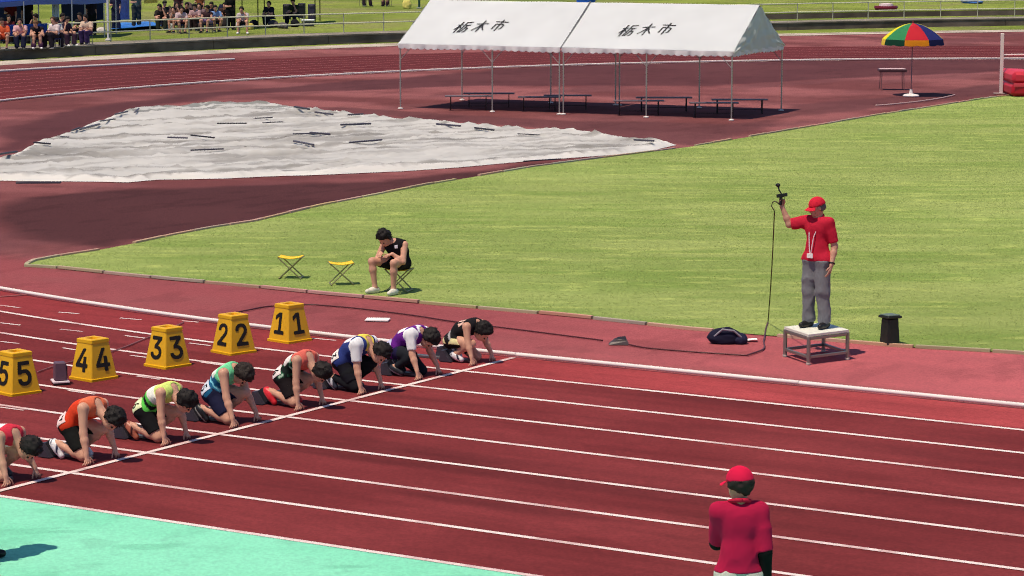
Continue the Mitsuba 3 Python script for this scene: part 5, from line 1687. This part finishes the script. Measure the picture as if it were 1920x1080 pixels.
G = [up(206, 62), up(303, 54), up(288, 43), up(216, 46)]
gs = np.zeros((18, 10, 3))
for i in range(18):
    for j_ in range(10):
        f, g = i / 17, j_ / 9
        q = (G[0] * (1 - f) + G[1] * f) * (1 - g) + (G[3] * (1 - f) + G[2] * f) * g
        gs[i, j_] = q + np.array([0, 0, .06 + .10 * math.exp(-(g / .12) ** 2) + .05 * math.sin(f * 12 + g * 5) * math.sin(g * 9)])
k = thing('groundsheet', 'bright blue groundsheet with a folded front edge on the terrace grass', 'groundsheet')
put(k, slab(gs, .02), 'm_plastic', lin(46, 112, 196), True)
bag('white_bag', 'white bag standing behind the right end of the blue groundsheet', 300, 46, (.22, .16, .30), lin(226, 226, 214), seed=3)
bag('white_bag', 'pale plastic bag on the grass right of the blue groundsheet', 318, 56, (.28, .18, .22), lin(196, 200, 196), seed=5)
bag('white_bag', 'crumpled white bag at the foot of the first black canopy pole', 449, 52, (.20, .16, .20), lin(222, 212, 222), seed=8)
bag('sports_bag', 'black sports bag at the left of the row under the dark canopy', 476, 50, (.30, .2, .2), lin(26, 26, 34), group='sports bags under the dark canopy', seed=11)
bag('sports_bag', 'dark grey sports bag second from left under the dark canopy', 512, 51, (.36, .22, .2), lin(70, 66, 72), group='sports bags under the dark canopy', seed=12)
bag('sports_bag', 'long grey sports bag in the middle under the dark canopy', 530, 53, (.42, .2, .17), lin(92, 88, 92), group='sports bags under the dark canopy', seed=13)
bag('sports_bag', 'black sports bag beside the cool box', 553, 50, (.24, .2, .22), lin(22, 22, 30), group='sports bags under the dark canopy', seed=14)
bag('sports_bag', 'olive and yellow bag by the seated spectator in white', 470, 55, (.16, .14, .18), lin(190, 176, 90), seed=15)
bag('yellow_bag', 'yellow bag on the grass left of the tent roof', 763, 16, (.30, .22, .34), lin(226, 214, 120), seed=16)
bag('blue_bundle', 'blue bundle just visible above the ridge between the tents', 1098, 6, (.9, .4, .5), lin(50, 100, 210), 'bundle', seed=17)
bag('blue_bundle', 'blue sheet bundle on the terrace at the top right', 1822, 6, (.9, .4, .18), lin(70, 120, 200), 'bundle', seed=18)
t = thing('cool_box', 'white and black cool box at the right pole of the dark canopy', 'cool box')
b_ = up(578, 49)
part(t, 'case', place(rbox(.52, .34, .22, .02), b_, 0.56), 'm_plastic', lin(40, 46, 52))
part(t, 'lid', place(rbox(.56, .38, .09, .02, (0, 0, .222)), b_, 0.56), 'm_plastic', lin(222, 228, 228))
part(t, 'handle', place(tube([(-.28, -.1, .2), (-.33, -.1, .36), (-.33, .1, .36), (-.28, .1, .2)], .014, 6), b_, .56), 'm_plastic', lin(190, 196, 200), True)
for (u, v, lb) in ((538, 36, 'black equipment case standing behind the bags'), (566, 34, 'dark equipment case beside the right canopy pole'), (585, 36, 'dark violet equipment case at the right canopy pole')):
    t = thing('equipment_case', lb, 'case', 'equipment cases under the dark canopy')
    b_ = up(u, v)
    part(t, 'body', place(rbox(.34, .3, .72, .02), b_, .5), 'm_plastic', lin(26, 26, 34) if u < 580 else lin(52, 48, 74))
    part(t, 'handle', place(tube([(-.1, -.16, .6), (-.1, -.19, .63), (.1, -.19, .63), (.1, -.16, .6)], .012, 6), b_, .5), 'm_plastic', lin(90, 90, 96), True)
t = thing('red_bin', 'dark red tub with a white lid on the terrace behind the parasol', 'tub')
b_ = up(1661, 27)
part(t, 'tub', lathe([(0, 0), (.46, 0), (.56, .30), (.60, .32), (.58, .42), (0, .42)], 20, b_), 'm_plastic', lin(116, 18, 44), 40)
part(t, 'lid', lathe([(0, .421), (.36, .421), (.34, .52), (.12, .56), (0, .56)], 16, b_), 'm_paint', lin(214, 196, 200), 40)
t = thing('post', 'dark green post on the grass at the left end of the tent ridge', 'post')
b_ = up(786, 16)
part(t, 'shaft', tube([b_, b_ + [0, 0, 1.5]], .06, 8), 'm_paint', lin(34, 70, 60), True)
part(t, 'foot', rbox(.26, .26, .08, .01, b_, .5), 'm_paint', lin(150, 160, 150))

# an official standing just outside the left edge, of whom the shoe and the shadow show
J = standing(1.66, spread=.09)
relaxed_hand(J, 'R'); relaxed_hand(J, 'L')
fp = at(-33, 1052); fp[2] = 0.0
key = thing('person', 'person in black shoes at the bottom left edge, only a shoe and shadow showing', 'person')
p = Person(J, key, fp, math.atan2(RT[1], RT[0]) - .05, .016, 1.0)
p.body(); p.hair(spikes=0)
shirt(p, RED, sleeve=.8, off=.02, wr=.01, low=-.03, seed=77); trousers(p, lin(60, 60, 66))
for q in 'RL': p.shoe(q, lin(20, 20, 22), lin(24, 24, 26))

# clutter of the two camps: clothes and bags heaped round the seats
HEAP = [(112, 78, (.34, .2, .26), (58, 40, 62)), (128, 76, (.40, .22, .30), (66, 48, 70)), (146, 74, (.36, .2, .3), (48, 36, 50)), (84, 76, (.3, .2, .3), (40, 30, 52)), (58, 78, (.4, .22, .3), (34, 44, 92)), (26, 80, (.4, .2, .3), (30, 60, 110)),
        (190, 62, (.3, .2, .16), (196, 190, 186)), (352, 50, (.3, .2, .42), (60, 46, 46)), (372, 56, (.3, .2, .3), (84, 66, 66)), (396, 54, (.34, .2, .3), (58, 44, 48)), (420, 52, (.3, .2, .3), (44, 40, 44)), (392, 40, (.3, .2, .5), (52, 50, 56)), (318, 44, (.3, .2, .5), (64, 60, 52)),
        (355, 38, (.35, .2, .55), (96, 78, 76)), (415, 38, (.3, .2, .5), (30, 34, 60))]
HN = ['dark plum', 'purple grey', 'dark brown purple', 'dark violet', 'navy', 'teal blue', 'pale', 'dark brown', 'grey brown', 'reddish dark', 'charcoal', 'slate', 'olive grey', 'tan grey', 'midnight blue']
for (u, v, r, c_), nm in zip(HEAP, HN):
    side = 'under the blue canopy' if u < 200 else 'among the seated crowd'
    bag('clothes_heap', f'{nm} heap of clothes and bags {side}', u, v, r, lin(*c_), 'heap', 'heaps of clothes and bags on the terrace', seed=int(u))
